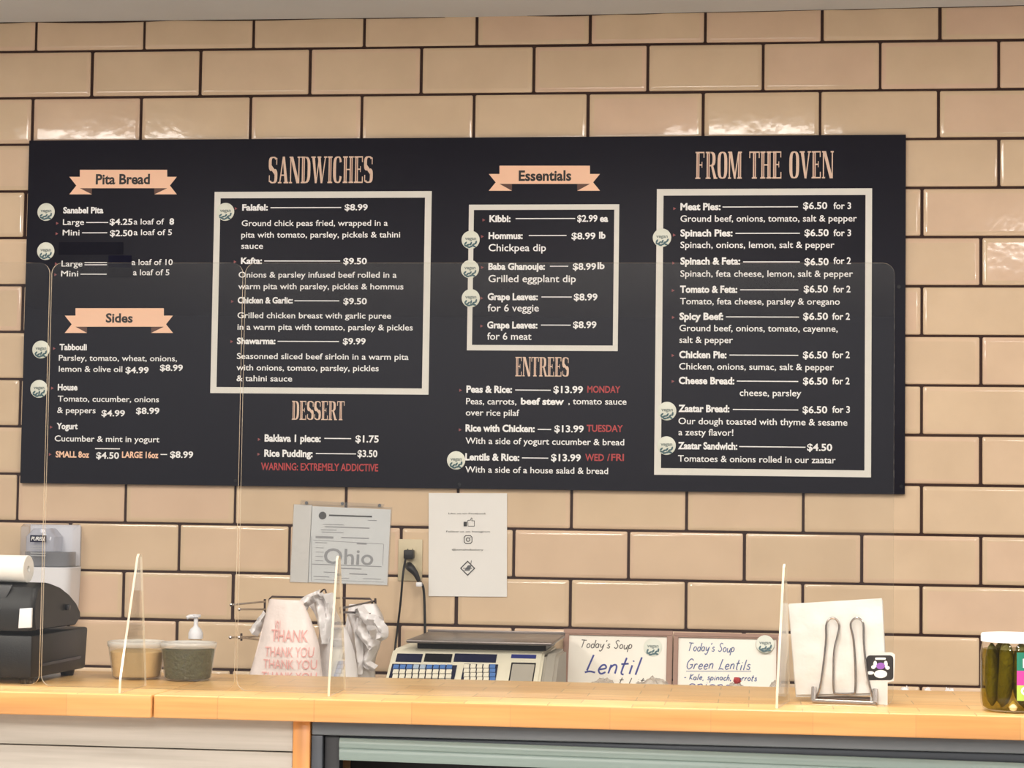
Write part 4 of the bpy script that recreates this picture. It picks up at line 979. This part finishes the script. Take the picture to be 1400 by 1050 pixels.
# ------------------------------------------------------------------ pump bottle on the back worktop
pcx = PY(267, 890, -.34).x; zt = PY(267, 840, -.34).z
pb_ = thing('pump_bottle', 'clear pump bottle with white pump standing behind the green tub', 'bottle', (pcx, -.34, BCZ))
zs = PY(267, 873, -.34).z
bm = NB(); lathe(bm, [(0, 0), (.040, 0), (.043, .004), (.043, zs - BCZ - .045), (.036, zs - BCZ - .02), (.016, zs - BCZ - .004), (.015, zs - BCZ)], (pcx, -.34, BCZ), 32); finish('bottle_body', bm, 'bottle', pb_)
bm = NB(); hh = zt - zs; lathe(bm, [(.0185, 0), (.0185, .014), (.014, .024), (.007, .030), (.0055, .034), (.0055, hh - .008), (.012, hh - .007), (.0125, hh - .001), (.011, hh), (0, hh)], (pcx, -.34, zs), 24)
tube(bm, [(pcx, -.34, zt - .005), (pcx - .014, -.352, zt - .005), (pcx - .020, -.356, zt - .008)], [.006, .005, .0045]); finish('pump', bm, 'white_plastic', pb_)

# ------------------------------------------------------------------ service counter
CZ, CF, CB, CT = 1.07, -1.572, -1.052, .0445
cx = PZ(203, 951.8, CZ).x
def edge_faces(bm):                                  # the banded front and end edges of the butcher block
    bm.normal_update()
    for f in bm.faces:
        if f.normal.z < .5: f.material_index = 1
bm = NB(); box(bm, (-1.2, CF - .006, CZ - CT), (cx - .0012, CB, CZ), .003, 3); edge_faces(bm); o = finish('wood_countertop', bm, ['wood', 'wood_edge']); rebase(o, (-.2, -1.3, CZ - CT))
tag(o, 'butcher block countertop section under the cash register, left of the seam', 'countertop')
bm = NB(); box(bm, (cx + .0012, CF, CZ - CT), (4.2, CB, CZ), .003, 3); edge_faces(bm); o = finish('wood_countertop', bm, ['wood', 'wood_edge']); rebase(o, (2.0, -1.3, CZ - CT))
tag(o, 'long butcher block countertop section right of the seam, holding the pickle jar', 'countertop')
kf = -1.525
pL, pR = PY(401.5, 990, kf).x, PY(425, 990, kf).x
cab = thing('counter_base', 'whitewashed plank counter base with a honey wood end post', 'cabinet', (0, -1.3, 0))
zj = PY(300, 1025.5, kf).z
bm = NB(); box(bm, (-1.2, kf + .012, 0), (pL - .001, CB - .02, CZ - CT - .0005)); finish('carcass', bm, 'counter_dull', cab)
z = CZ - CT - .001
for zb in (zj, zj - .16, zj - .32, zj - .48, zj - .64, .002):
    bm = NB(); box(bm, (-1.2, kf, max(zb + .0012, .002)), (pL - .001, kf + .0115, z - .0012), .0015); finish('plank', bm, 'plank', cab); z = zb
    if zb <= .002: break
bm = NB(); box(bm, (pL, kf - .006, .001), (pR, CB - .02, CZ - CT - .0005), .002); finish('end_post', bm, 'post', cab)
# display cooler under the counter
fx0 = pR + .002; fx1 = 3.6; zt = CZ - CT - .001
fr_ = thing('display_cooler', 'grey display cooler with a green grey canopy strip under the wooden counter', 'cooler', ((fx0 + fx1) / 2, -1.3, 0))
ky = -1.53
za, zb2 = PY(740, 996, ky).z, PY(740, 1013.5, ky).z
bm = NB(); box(bm, (fx0, ky, zb2), (fx1, ky + .04, zt), .004, 3); finish('top_rail', bm, 'steel', fr_)
bm = NB()
ja, jb = PY(441, 1010, ky).x, PY(463, 1010, ky).x
box(bm, (fx0, ky + .003, .1), (ja, ky + .04, zb2 - .0005), .002, mi=0); box(bm, (ja + .001, ky + .014, .1), (jb, ky + .05, zb2 - .0005), .002, mi=1); finish('side_jamb', bm, ['dark_steel', 'black_in'], fr_); bm = NB()
box(bm, (fx1 - .05, ky + .003, .1), (fx1, ky + .04, zb2 - .0005), .002); finish('side_jamb', bm, ['dark_steel', 'black_in'], fr_)
bm = NB(); box(bm, (jb + .001, ky + .012, zb2 - .020), (fx1 - .051, ky + .05, zb2 - .001), .002); finish('inner_rail', bm, 'dark_steel', fr_)
bm = NB()                                          # canopy strip hangs slightly askew, a rounded front
c0, c1 = PY(464.5, 1008.8, ky + .004), PY(464.5, 1039, ky + .004); d0, d1 = PY(1400, 1043.5, ky + .004), PY(1400, 1075, ky + .004)
ext = (fx1 - .052 - c0.x) / (d0.x - c0.x)
prof = [(0, .0), (-.004, .12), (-.006, .3), (-.004, .42), (-.001, .46), (-.003, .52), (-.004, .8), (0, 1), (.03, 1), (.03, 0)]
A = [Vector((c0.x, c0.y + a, c0.z + (c1.z - c0.z) * b)) for a, b in prof]
Bv = [Vector((c0.x + (d0.x - c0.x) * ext, c0.y + a, (c0.z + (d0.z - c0.z) * ext) + (c1.z - c0.z) * b)) for a, b in prof]
va_ = [bm.verts.new(p) for p in A]; vb_ = [bm.verts.new(p) for p in Bv]
for i in range(len(A)): bm.faces.new((va_[i], va_[(i + 1) % len(A)], vb_[(i + 1) % len(A)], vb_[i]))
bm.faces.new(va_); bm.faces.new(vb_[::-1]); bmesh.ops.recalc_face_normals(bm, faces=bm.faces)
finish('canopy_strip', bm, 'canopy', fr_)
bm = NB(); box(bm, (fx0, -1.12, .1), (fx1, -1.09, zb2 - .001)); box(bm, (fx0, ky + .06, .02), (fx1, -1.12, .1)); box(bm, (fx0, ky + .06, zb2 + .001), (fx1, -1.12, zt - .001))
finish('cabinet_interior', bm, 'black_in', fr_)
bm = NB(); box(bm, (jb + .01, ky + .09, .70), (fx1 - .06, -1.125, .708)); box(bm, (jb + .01, ky + .09, .42), (fx1 - .06, -1.125, .428)); finish('shelf', bm, 'steel', fr_)
bm = NB(); p = PY(838, 1048, ky + .03); box(bm, (p.x - .006, ky + .03, p.z - .06), (p.x + .006, ky + .036, p.z + .003)); finish('price_tag', bm, 'white_plastic', fr_)

# ------------------------------------------------------------------ acrylic sneeze guards
GY = -1.450
def rounded_rect(x0, x1, z0, z1, r, n=6):
    out = []
    for (cx_, cz_, a0) in ((x1 - r, z1 - r, 0), (x0 + r, z1 - r, 90), (x0 + r, z0 + r, 180), (x1 - r, z0 + r, 270)):
        for k in range(n + 1):
            an = math.radians(a0 + 90 * k / n); out.append((cx_ + r * math.cos(an), cz_ + r * math.sin(an)))
    return out
def pane(label, x0, x1, z1, feet):
    t = thing('sneeze_guard', label, 'sneeze guard', ((x0 + x1) / 2, GY, CZ), 'acrylic sneeze guards on the counter')
    bm = NB(); prism(bm, [(a, GY - .0025, b) for a, b in rounded_rect(x0, x1, CZ + .001, z1, .022)], (0, .005, 0), 0, 1)
    finish('pane', bm, ['acrylic', 'acrylic_edge'], t, angle=30)
    for (fx, yf_, yb_, zt_, rot) in feet:
        bm = NB(); th = .0045
        ya, yc = yf_ - GY, yb_ - GY; h = zt_ - CZ
        poly = [(ya, .0005), (ya + .003, .03), (-.012, h - .006), (-.004, h), (.006, h), (.013, h - .006), (yc - .004, .03), (yc, .0005)]
        R_ = Matrix.Rotation(rot, 3, 'Z')
        poly3 = [R_ @ Vector((-th / 2, a, 0)) + Vector((fx, GY, CZ + b)) for a, b in poly]
        prism(bm, poly3, R_ @ Vector((th, 0, 0)), 0, 1)
        finish('foot', bm, ['acrylic', 'acrylic_edge'], t, angle=30)
gz = PY(700, 359.5, GY).z
xa = PY(57, 900, GY).x; xb = PY(328, 650, GY).x; xc = PY(1222.5, 520, GY).x
fz = lambda u, v: PY(u, v, GY).z
pane('narrow clear acrylic guard in front of the two deli tubs', xa, xb - .0025, gz, [(PY(187, 900, GY).x, -1.56, -1.385, fz(188.5, 757), 0)])
pane('wide clear acrylic guard covering the scale and soup signs', xb + .0025, xc, gz, [(PY(460, 900, GY).x, -1.52, -1.36, fz(460, 760), 0), (PY(1072, 900, GY).x, -1.54, -1.381, fz(1075.5, 771), -.16)])
pane('clear acrylic guard at left edge in front of the cash register', xa - 1.20, xa - .004, gz, [(xa - .55, -1.55, -1.37, fz(188.5, 757), 0)])

# ------------------------------------------------------------------ cash register
A = Vector((.594, -1.43, CZ)); A = PZ(42, 936.5, CZ); A.y = max(A.y, -1.432)
B = PZ(117, 921, CZ); sd = (B - A); sd.z = 0; sl_ = sd.length; sd.normalize(); fd = Vector((-sd.y, sd.x, 0))      # side runs back, front runs left
if fd.x > 0: fd = -fd
reg = thing('cash_register', 'black cash register with rounded hood on the counter, cut by the left edge', 'cash register', A)
def RG(a, b, z): return A + fd * a + sd * b + Vector((0, 0, z))       # a leftwards along the front, b back, z up
dep = (CP - A).length
def zat(u, v, P):                                                     # height of pixel row v at the distance of P
    return PY(u, v, P.y).z - CZ
zb0 = .012; zb1 = zat(43, 869, A)
bm = NB(); hexa(bm, [RG(.42, 0, zb0), RG(0, 0, zb0), RG(0, sl_, zb0), RG(.42, sl_, zb0), RG(.42, 0, zb1), RG(-.0, 0, zb1), RG(-.004, sl_, zb1 + .002), RG(.42, sl_, zb1 + .002)], bev=.006)
finish('cash_drawer', bm, 'black_plastic', reg)
bm = NB(); hexa(bm, [RG(-.0015, sl_ * .15, zb0 + .022), RG(-.004, sl_ * .15, zb0 + .022), RG(-.006, sl_ * .85, zb0 + .024), RG(-.002, sl_ * .85, zb0 + .024), RG(-.0015, sl_ * .15, zb0 + .028), RG(-.004, sl_ * .15, zb0 + .028), RG(-.006, sl_ * .85, zb0 + .030), RG(-.002, sl_ * .85, zb0 + .030)]); finish('side_groove', bm, 'black_gloss', reg)
for (a, b) in ((.022, .03), (.40, .03), (.022, sl_ - .05), (.40, sl_ - .05)):
    bm = NB(); lathe(bm, [(0, 0), (.013, 0), (.016, .0118), (0, .0118)], RG(a, b, 0), 16); finish('foot', bm, 'black_plastic', reg)
# hood: side profile swept leftwards
zh0 = zb1 + .004
zt1 = zat(45, 796, RG(0, .05, 0))
prof = [(.012, zh0 + .004), (.004, zh0 + .03), (.006, zt1 - .035), (.022, zt1 - .010), (.05, zt1), (.10, zt1 - .002), (.16, zt1 - .012), (.22, zt1 - .030), (.27, zt1 - .052), (.297, zt1 - .072), (.300, zt1 - .085), (.285, zh0 + .012), (.27, zh0 + .004)]
k_ = sl_ * .90 / .30
bm = NB(); rings = []
for (a, ins) in ((.004, .010), (.0, .004), (-.002, .0), ):
    pass
for (a, sc) in ((.0, .93), (.004, .97), (.012, 1), (.40, 1)):
    cyv = .15; czv = (zh0 + zt1) / 2
    rings.append([bm.verts.new(RG(a, (cyv + (y - cyv) * sc) * k_, czv + (z - czv) * sc)) for y, z in prof])
for P_, Q_ in zip(rings, rings[1:]):
    n = len(P_)
    for i in range(n): bm.faces.new((P_[i], P_[(i + 1) % n], Q_[(i + 1) % n], Q_[i]))
bm.faces.new(rings[0][::-1]); bm.faces.new(rings[-1]); bmesh.ops.recalc_face_normals(bm, faces=bm.faces)
finish('hood', bm, 'black_plastic', reg, angle=32)
bm = NB(); hexa(bm, [RG(.40, .0015, zt1 - .062), RG(.075, .0015, zt1 - .062), RG(.075, .0045, zt1 - .060), RG(.40, .0045, zt1 - .060), RG(.40, .010, zt1 - .004), RG(.050, .012, zt1 - .006), RG(.050, .014, zt1 - .004), RG(.40, .014, zt1 - .002)], bev=.002)
finish('front_window', bm, 'grey_plastic', reg)
bm = NB(); hexa(bm, [RG(.030, -.001, zh0 + .010), RG(.002, -.001, zh0 + .012), RG(.002, .0055, zh0 + .012), RG(.030, .0055, zh0 + .010), RG(.028, -.001, zh0 + .050), RG(.002, -.001, zh0 + .052), RG(.002, .0055, zh0 + .052), RG(.028, .0055, zh0 + .050)], bev=.001)
finish('white_tag', bm, 'white_plastic', reg)
bm = NB(); c = RG(-.004, .20 * k_, zh0 + .045); box(bm, c - Vector((.006, .006, .006)), c + Vector((.004, .006, .006)), .002); finish('key_lock', bm, 'black_gloss', reg)
# paper roll on the hood
e0 = RG(.035, .06 * k_, 0); rc = PY(24, 780, e0.y); rr = .028
rz = CZ + zt1 + rr - .001
bm = NB(); c0_ = RG(.030, .05 * k_, 0); c0_.z = rz
ax = fd
lathe(bm, [(.007, 0), (rr - .001, 0), (rr, .001), (rr, .119), (rr - .001, .12), (.007, .12), (.007, 0)], c0_, 32, axis=ax)
o = finish('receipt_paper_roll', bm, 'paper'); rebase(o, c0_ - Vector((0, 0, rr))); tag(o, 'white receipt paper roll lying on top of the black register', 'paper roll')

# ------------------------------------------------------------------ deli tubs
def tub(label, u, v, wpx_top, wpx_bot, vtop, vlip):
    c = PZ(u, v, CZ); s = (c - CP).dot(fwd) / F; rb = wpx_bot * s / 2; rt = wpx_top * s / 2
    c.y += rb; c.z = CZ; H = (v - vtop) * s * 1.0 - .004; zl = (v - vlip) * s
    t = thing('deli_tub', label, 'food tub', c, 'deli tubs on the counter')
    bm = NB(); lathe(bm, [(0, .0015), (rb * .9, .0005), (rb, .004), (rb + (rt - rb) * .85, zl)], c, 40); finish('tub_body', bm, 'tub', t)
    bm = NB(); lathe(bm, [(rb + (rt - rb) * .86, zl - .002), (rt * .985, zl - .001), (rt, zl + .003), (rt, H - .002), (rt * .98, H), (rt * .93, H), (rt * .91, H - .004), (0, H - .004)], c, 40); finish('tub_lid', bm, 'tub_lid', t)
    return c, rb - .002, rb + (rt - rb) * .85 - .003, zl
c, r0, r1, zl = tub('clear tub of beige dip with a pale lid, left of the green tub', 177, 930, 82, 66, 876, 885)
bm = NB(); lathe(bm, [(0, .0035), (r0 * .92, .0035), (r0, .006), (r1 - .002, zl - .012), (r1 * .8, zl - .009), (r1 * .4, zl - .014), (0, zl - .010)], c, 40)
o = finish('beige_dip', bm, 'hummus'); rebase(o, c + Vector((0, 0, .0035))); tag(o, 'smooth beige dip filling the left clear tub', 'dip', kind='stuff')
c, r0, r1, zl = tub('clear tub of chopped green herb salad with a pale lid', 248, 932.5, 78, 64, 877.5, 886)
bm = NB(); lathe(bm, [(0, .0035), (r0 * .92, .0035)] + [(r0 + (r1 - r0) * k / 8, .006 + (zl - .012) * k / 8) for k in range(9)] + [(r1 * .6, zl - .003), (0, zl - .004)], c, 60)
for v in bm.verts:
    d = v.co - c; k = noise.noise(v.co * 160) * .0012; v.co.x += d.x * k * 10; v.co.y += d.y * k * 10
o = finish('herb_salad', bm, 'salad', angle=60); rebase(o, c + Vector((0, 0, .0035))); tag(o, 'chopped green herb salad filling the right clear tub', 'salad', kind='stuff')

# ------------------------------------------------------------------ napkin stand with white paper bags
na, nb = PZ(1112, 961.5, CZ), PZ(1196, 964.5, CZ)
nd = (nb - na).normalized(); nb_ = Vector((-nd.y, nd.x, 0)); nc = (na + nb) / 2
rot = math.radians(6); ndx = nd; DEP = .085
st = thing('napkin_stand', 'wire stand with two tall loops holding white paper bags on the counter', 'stand', nc + nb_ * DEP / 2)
bm = NB(); zw = .0045
W0, W1 = na + EZ * zw, nb + EZ * zw; W2, W3 = nb + nb_ * DEP + EZ * zw, na + nb_ * DEP + EZ * zw
tube(bm, [W0, W1, W2, W3], .0042, closed=True)
for P_ in (W0, W1): tube(bm, [P_ - EZ * .0, P_ + nb_ * .010 + EZ * .026], .0052)
finish('base_wire', bm, 'chrome', st)
fpn = nb_ * -1; lp = na + nb_ * .012
def NL(u, v): return PP(u, v, lp, nb_)
bm = NB()
loopL = [NL(1112, 957), NL(1121, 940), NL(1129, 880), NL(1129.5, 856), NL(1133, 847.5), NL(1138.5, 845), NL(1144, 847.5), NL(1147.5, 856), NL(1145, 870), NL(1140.5, 890), NL(1139.5, 920), NL(1140, 944), NL(1144, 948)]
loopR = [NL(1164, 948), NL(1169, 944), NL(1169.5, 915), NL(1167, 875), NL(1163, 856), NL(1165.5, 848), NL(1171.5, 845), NL(1177.5, 848), NL(1180.5, 856), NL(1181, 880), NL(1186, 925), NL(1195, 958)]
tube(bm, smooth_path(loopL + loopR, 5), .0022); finish('front_loops', bm, 'chrome', st)
bm = NB(); tube(bm, [p + nb_ * (DEP - .03) for p in smooth_path(loopL + loopR, 5)], .0022); finish('back_loops', bm, 'chrome', st)
bq = na + nb_ * .020
def NB_(u, v): return PP(u, v, bq, nb_)
tl, tr, br, bl = NB_(1078.5, 825.5), NB_(1205.7, 818), NB_(1212, 947), NB_(1088.6, 950)
for q in (br, bl): q.z = max(q.z, CZ + .008)
labels = ['frontmost white folded paper bag in the wire stand on the counter'] + ['white folded paper bag standing behind the frontmost one in the wire stand'] * 4
for k in range(5):
    bm = NB(); nu, nv = 14, 14; off = nb_ * (.0055 * k) ; V = []
    sh = Vector((random.uniform(-.004, .004), 0, random.uniform(-.006, 0))) if k else Vector((0, 0, 0))
    for j in range(nv + 1):
        row = []
        for i in range(nu + 1):
            p = tl.lerp(tr, i / nu).lerp(bl.lerp(br, i / nu), j / nv) + off + sh
            p += nb_ * (.005 * noise.noise(Vector((i * .45, j * .4, k * .08))) - (.004 if False else 0))
            row.append(bm.verts.new(p))
        V.append(row)
    for j in range(nv):
        for i in range(nu): bm.faces.new((V[j][i], V[j + 1][i], V[j + 1][i + 1], V[j][i + 1]))
    shell(bm, .0012); bmesh.ops.recalc_face_normals(bm, faces=bm.faces)
    o = finish('paper_bag', bm, 'paper_warm', angle=60); rebase(o, (bl + br) / 2 + off); tag(o, labels[k], 'paper bag', 'white paper bags in the wire stand')
# small picture card between the front loop and the bags
cq = na + nb_ * .0150
def CQ(u, v, l=0): return PP(u, v, cq - nb_ * l, nb_)
ca, cb = CQ(1190, 946), CQ(1213.5, 946)
cart = thing('picture_card', 'small white card with a black picture label at right edge of the paper bags', 'card', Vector(((ca.x + cb.x) / 2, ca.y, CZ)))
bm = NB()
prism(bm, [CQ(1183, 932), CQ(1190, 933), Vector((ca.x, ca.y, CZ + .0005)), Vector((cb.x, cb.y, CZ + .0005)), CQ(1213.5, 933), CQ(1222, 931), CQ(1223.5, 895), CQ(1219, 892), CQ(1188, 892), CQ(1184, 896)], nb_ * .0022)
finish('card_stock', bm, 'paper_warm', cart)
bm = NB()
def rr_px(u0, v0, u1, v1, r, l):
    out = []
    for (cu_, cv_, a0) in ((u1 - r, v0 + r, 0), (u0 + r, v0 + r, 90), (u0 + r, v1 - r, 180), (u1 - r, v1 - r, 270)):
        for k in range(5):
            an = math.radians(a0 + 90 * k / 4); out.append(CQ(cu_ + r * math.cos(an), cv_ - r * math.sin(an), l))
    return out
def patch(pts, mi):
    f = bm.faces.new([bm.verts.new(p) for p in pts]); f.material_index = mi; f.normal_update()
    if f.normal.y > 0: f.normal_flip()
def blob(u, v, ru, rv, l, mi): patch([CQ(u + ru * math.cos(i * PI / 10), v - rv * math.sin(i * PI / 10), l) for i in range(20)], mi)
patch(rr_px(1184.5, 896, 1221.5, 930, 5, .0004), 0)
blob(1204, 921.5, 9, 5.5, .0007, 1); blob(1190, 920, 5, 2.4, .0008, 1); blob(1196.5, 908, 2.6, 4.6, .0007, 1); blob(1211, 908, 2.6, 4.6, .0007, 1); blob(1213.5, 913, 3, 2.6, .0008, 1); blob(1194, 912, 3, 2.6, .0008, 1)
blob(1204, 910.5, 6, 4.6, .0010, 2); patch(rr_px(1196.5, 899, 1211, 902, 1.2, .0007), 1)
finish('picture_label', bm, ['black_print', 'white_print', 'purple'], cart, smooth=False)

# ------------------------------------------------------------------ pickle jar
jc = PZ(1384, 976.5, CZ); s = (jc - CP).dot(fwd) / F; jr = 43.5 * s; jc.y += jr; jc.z = CZ
jc.x = PY(1384, 930, jc.y).x
jh = PY(1384, 866, jc.y).z - CZ
jar = thing('pickle_jar', 'glass jar of whole pickles with white lid at right counter edge', 'jar', jc)
zl = PY(1384, 877, jc.y).z - CZ
bm = NB(); lathe(bm, [(0, .002), (jr * .80, .002), (jr * .93, .006), (jr * .99, .016), (jr, .03), (jr, zl - .022), (jr * .97, zl - .010), (jr * .94, zl - .002), (jr * .94, zl + .006)], jc, 48); finish('glass', bm, 'glass', jar)
bm = NB(); lathe(bm, [(jr * .95, zl), (jr * .985, zl), (jr * .985, jh - .003), (jr * .96, jh), (jr * .8, jh + .0008), (0, jh + .0008)], jc, 48); finish('lid', bm, 'white_plastic', jar)
bm = NB(); lathe(bm, [(0, .0045), (jr * .80, .0045), (jr * .92, .009), (jr * .97, .03), (jr * .97, zl - .024), (jr * .94, zl - .014), (0, zl - .014)], jc, 40); finish('brine', bm, 'brine', jar)
a0 = -PI / 2 + .02
lab_z = [(PY(1390, 958, jc.y - jr).z, PY(1390, 937, jc.y - jr).z, 2), (PY(1390, 937, jc.y - jr).z, PY(1390, 917, jc.y - jr).z, 1), (PY(1390, 917, jc.y - jr).z, PY(1390, 892, jc.y - jr).z, 0)]
bm = NB(); R_ = jr + .0008
for (z0, z1, mi) in lab_z:
    N = 24
    for k in range(N):
        t0, t1 = a0 + 1.9 * k / N, a0 + 1.9 * (k + 1) / N
        quad(bm, [(jc.x + R_ * math.cos(t), jc.y + R_ * math.sin(t), z) for t, z in ((t0, z0), (t1, z0), (t1, z1), (t0, z1))], mi)
def on_label(a, b, z0):
    t = a0 + .12 + a / R_; return Vector((jc.x + (R_ + .0006) * math.cos(t), jc.y + (R_ + .0006) * math.sin(t), z0 + b))
zc = (lab_z[0][0] + lab_z[0][1]) / 2
put_text(bm, 'O', None or (0, 0, 0), EX, EZ, .022, .016, .02, 3, 0, lambda a, b: on_label(a, b, zc - .004))
for k in range(3): put_text(bm, 'I', (0, 0, 0), EX, EZ, .004, .016, .02, 3, 0, lambda a, b, k=k: on_label(a + .004 + k * .010, b, lab_z[2][0] + .006))
finish('label', bm, ['label_green', 'magenta', 'label_lime', 'white_print'], jar, smooth=True)
PK = [(-122, 'fat bowed pickle in the middle left of the jar front', .124, .0148, .06), (-178, 'slim pickle leftmost in the jar front', .118, .0130, -.05),
      (-64, 'pickle beside the label in the jar, partly behind it', .120, .0140, -.04), (-4, 'pickle hidden behind the label of the jar', .114, .0135, 0),
      (56, 'pickle at the back of the jar, right', .118, .0135, 0), (118, 'pickle at the back of the jar, left', .120, .0135, 0)]
for (an, lab, L, r, lean) in PK:
    t = math.radians(an); rad = jr * .95 - r - .0055; c = jc + Vector((rad * math.cos(t), rad * math.sin(t), .010))
    tg = Vector((-math.sin(t), math.cos(t), 0)); rd = Vector((math.cos(t), math.sin(t), 0)); n = 14; pts = []; rr_ = []
    for k in range(n + 1):
        q = k / n; pts.append(c + EZ * (L * q) + tg * (lean * L * (q - .5) + .005 * math.sin(PI * q) * (1 if lean >= 0 else -1)) - rd * .001 * math.sin(PI * q))
        rr_.append(max(.002, r * (1 - abs(2 * q - 1) ** 3.2) ** .5))
    bm = NB(); tube(bm, pts, rr_, 16); o = finish('pickle', bm, 'pickle', angle=70); rebase(o, c); tag(o, lab, 'pickle', 'pickles in the jar')
t = math.radians(-95); c = jc + Vector((jr * .84 * math.cos(t), jr * .84 * math.sin(t), .0125))
bm = NB(); lathe(bm, [(0, -.008), (.006, -.006), (.009, 0), (.006, .006), (.002, .011), (0, .012)], c, 14); o = finish('garlic_clove', bm, 'garlic'); rebase(o, c - EZ * .008); tag(o, 'pale garlic clove at the bottom of the pickle jar', 'garlic')
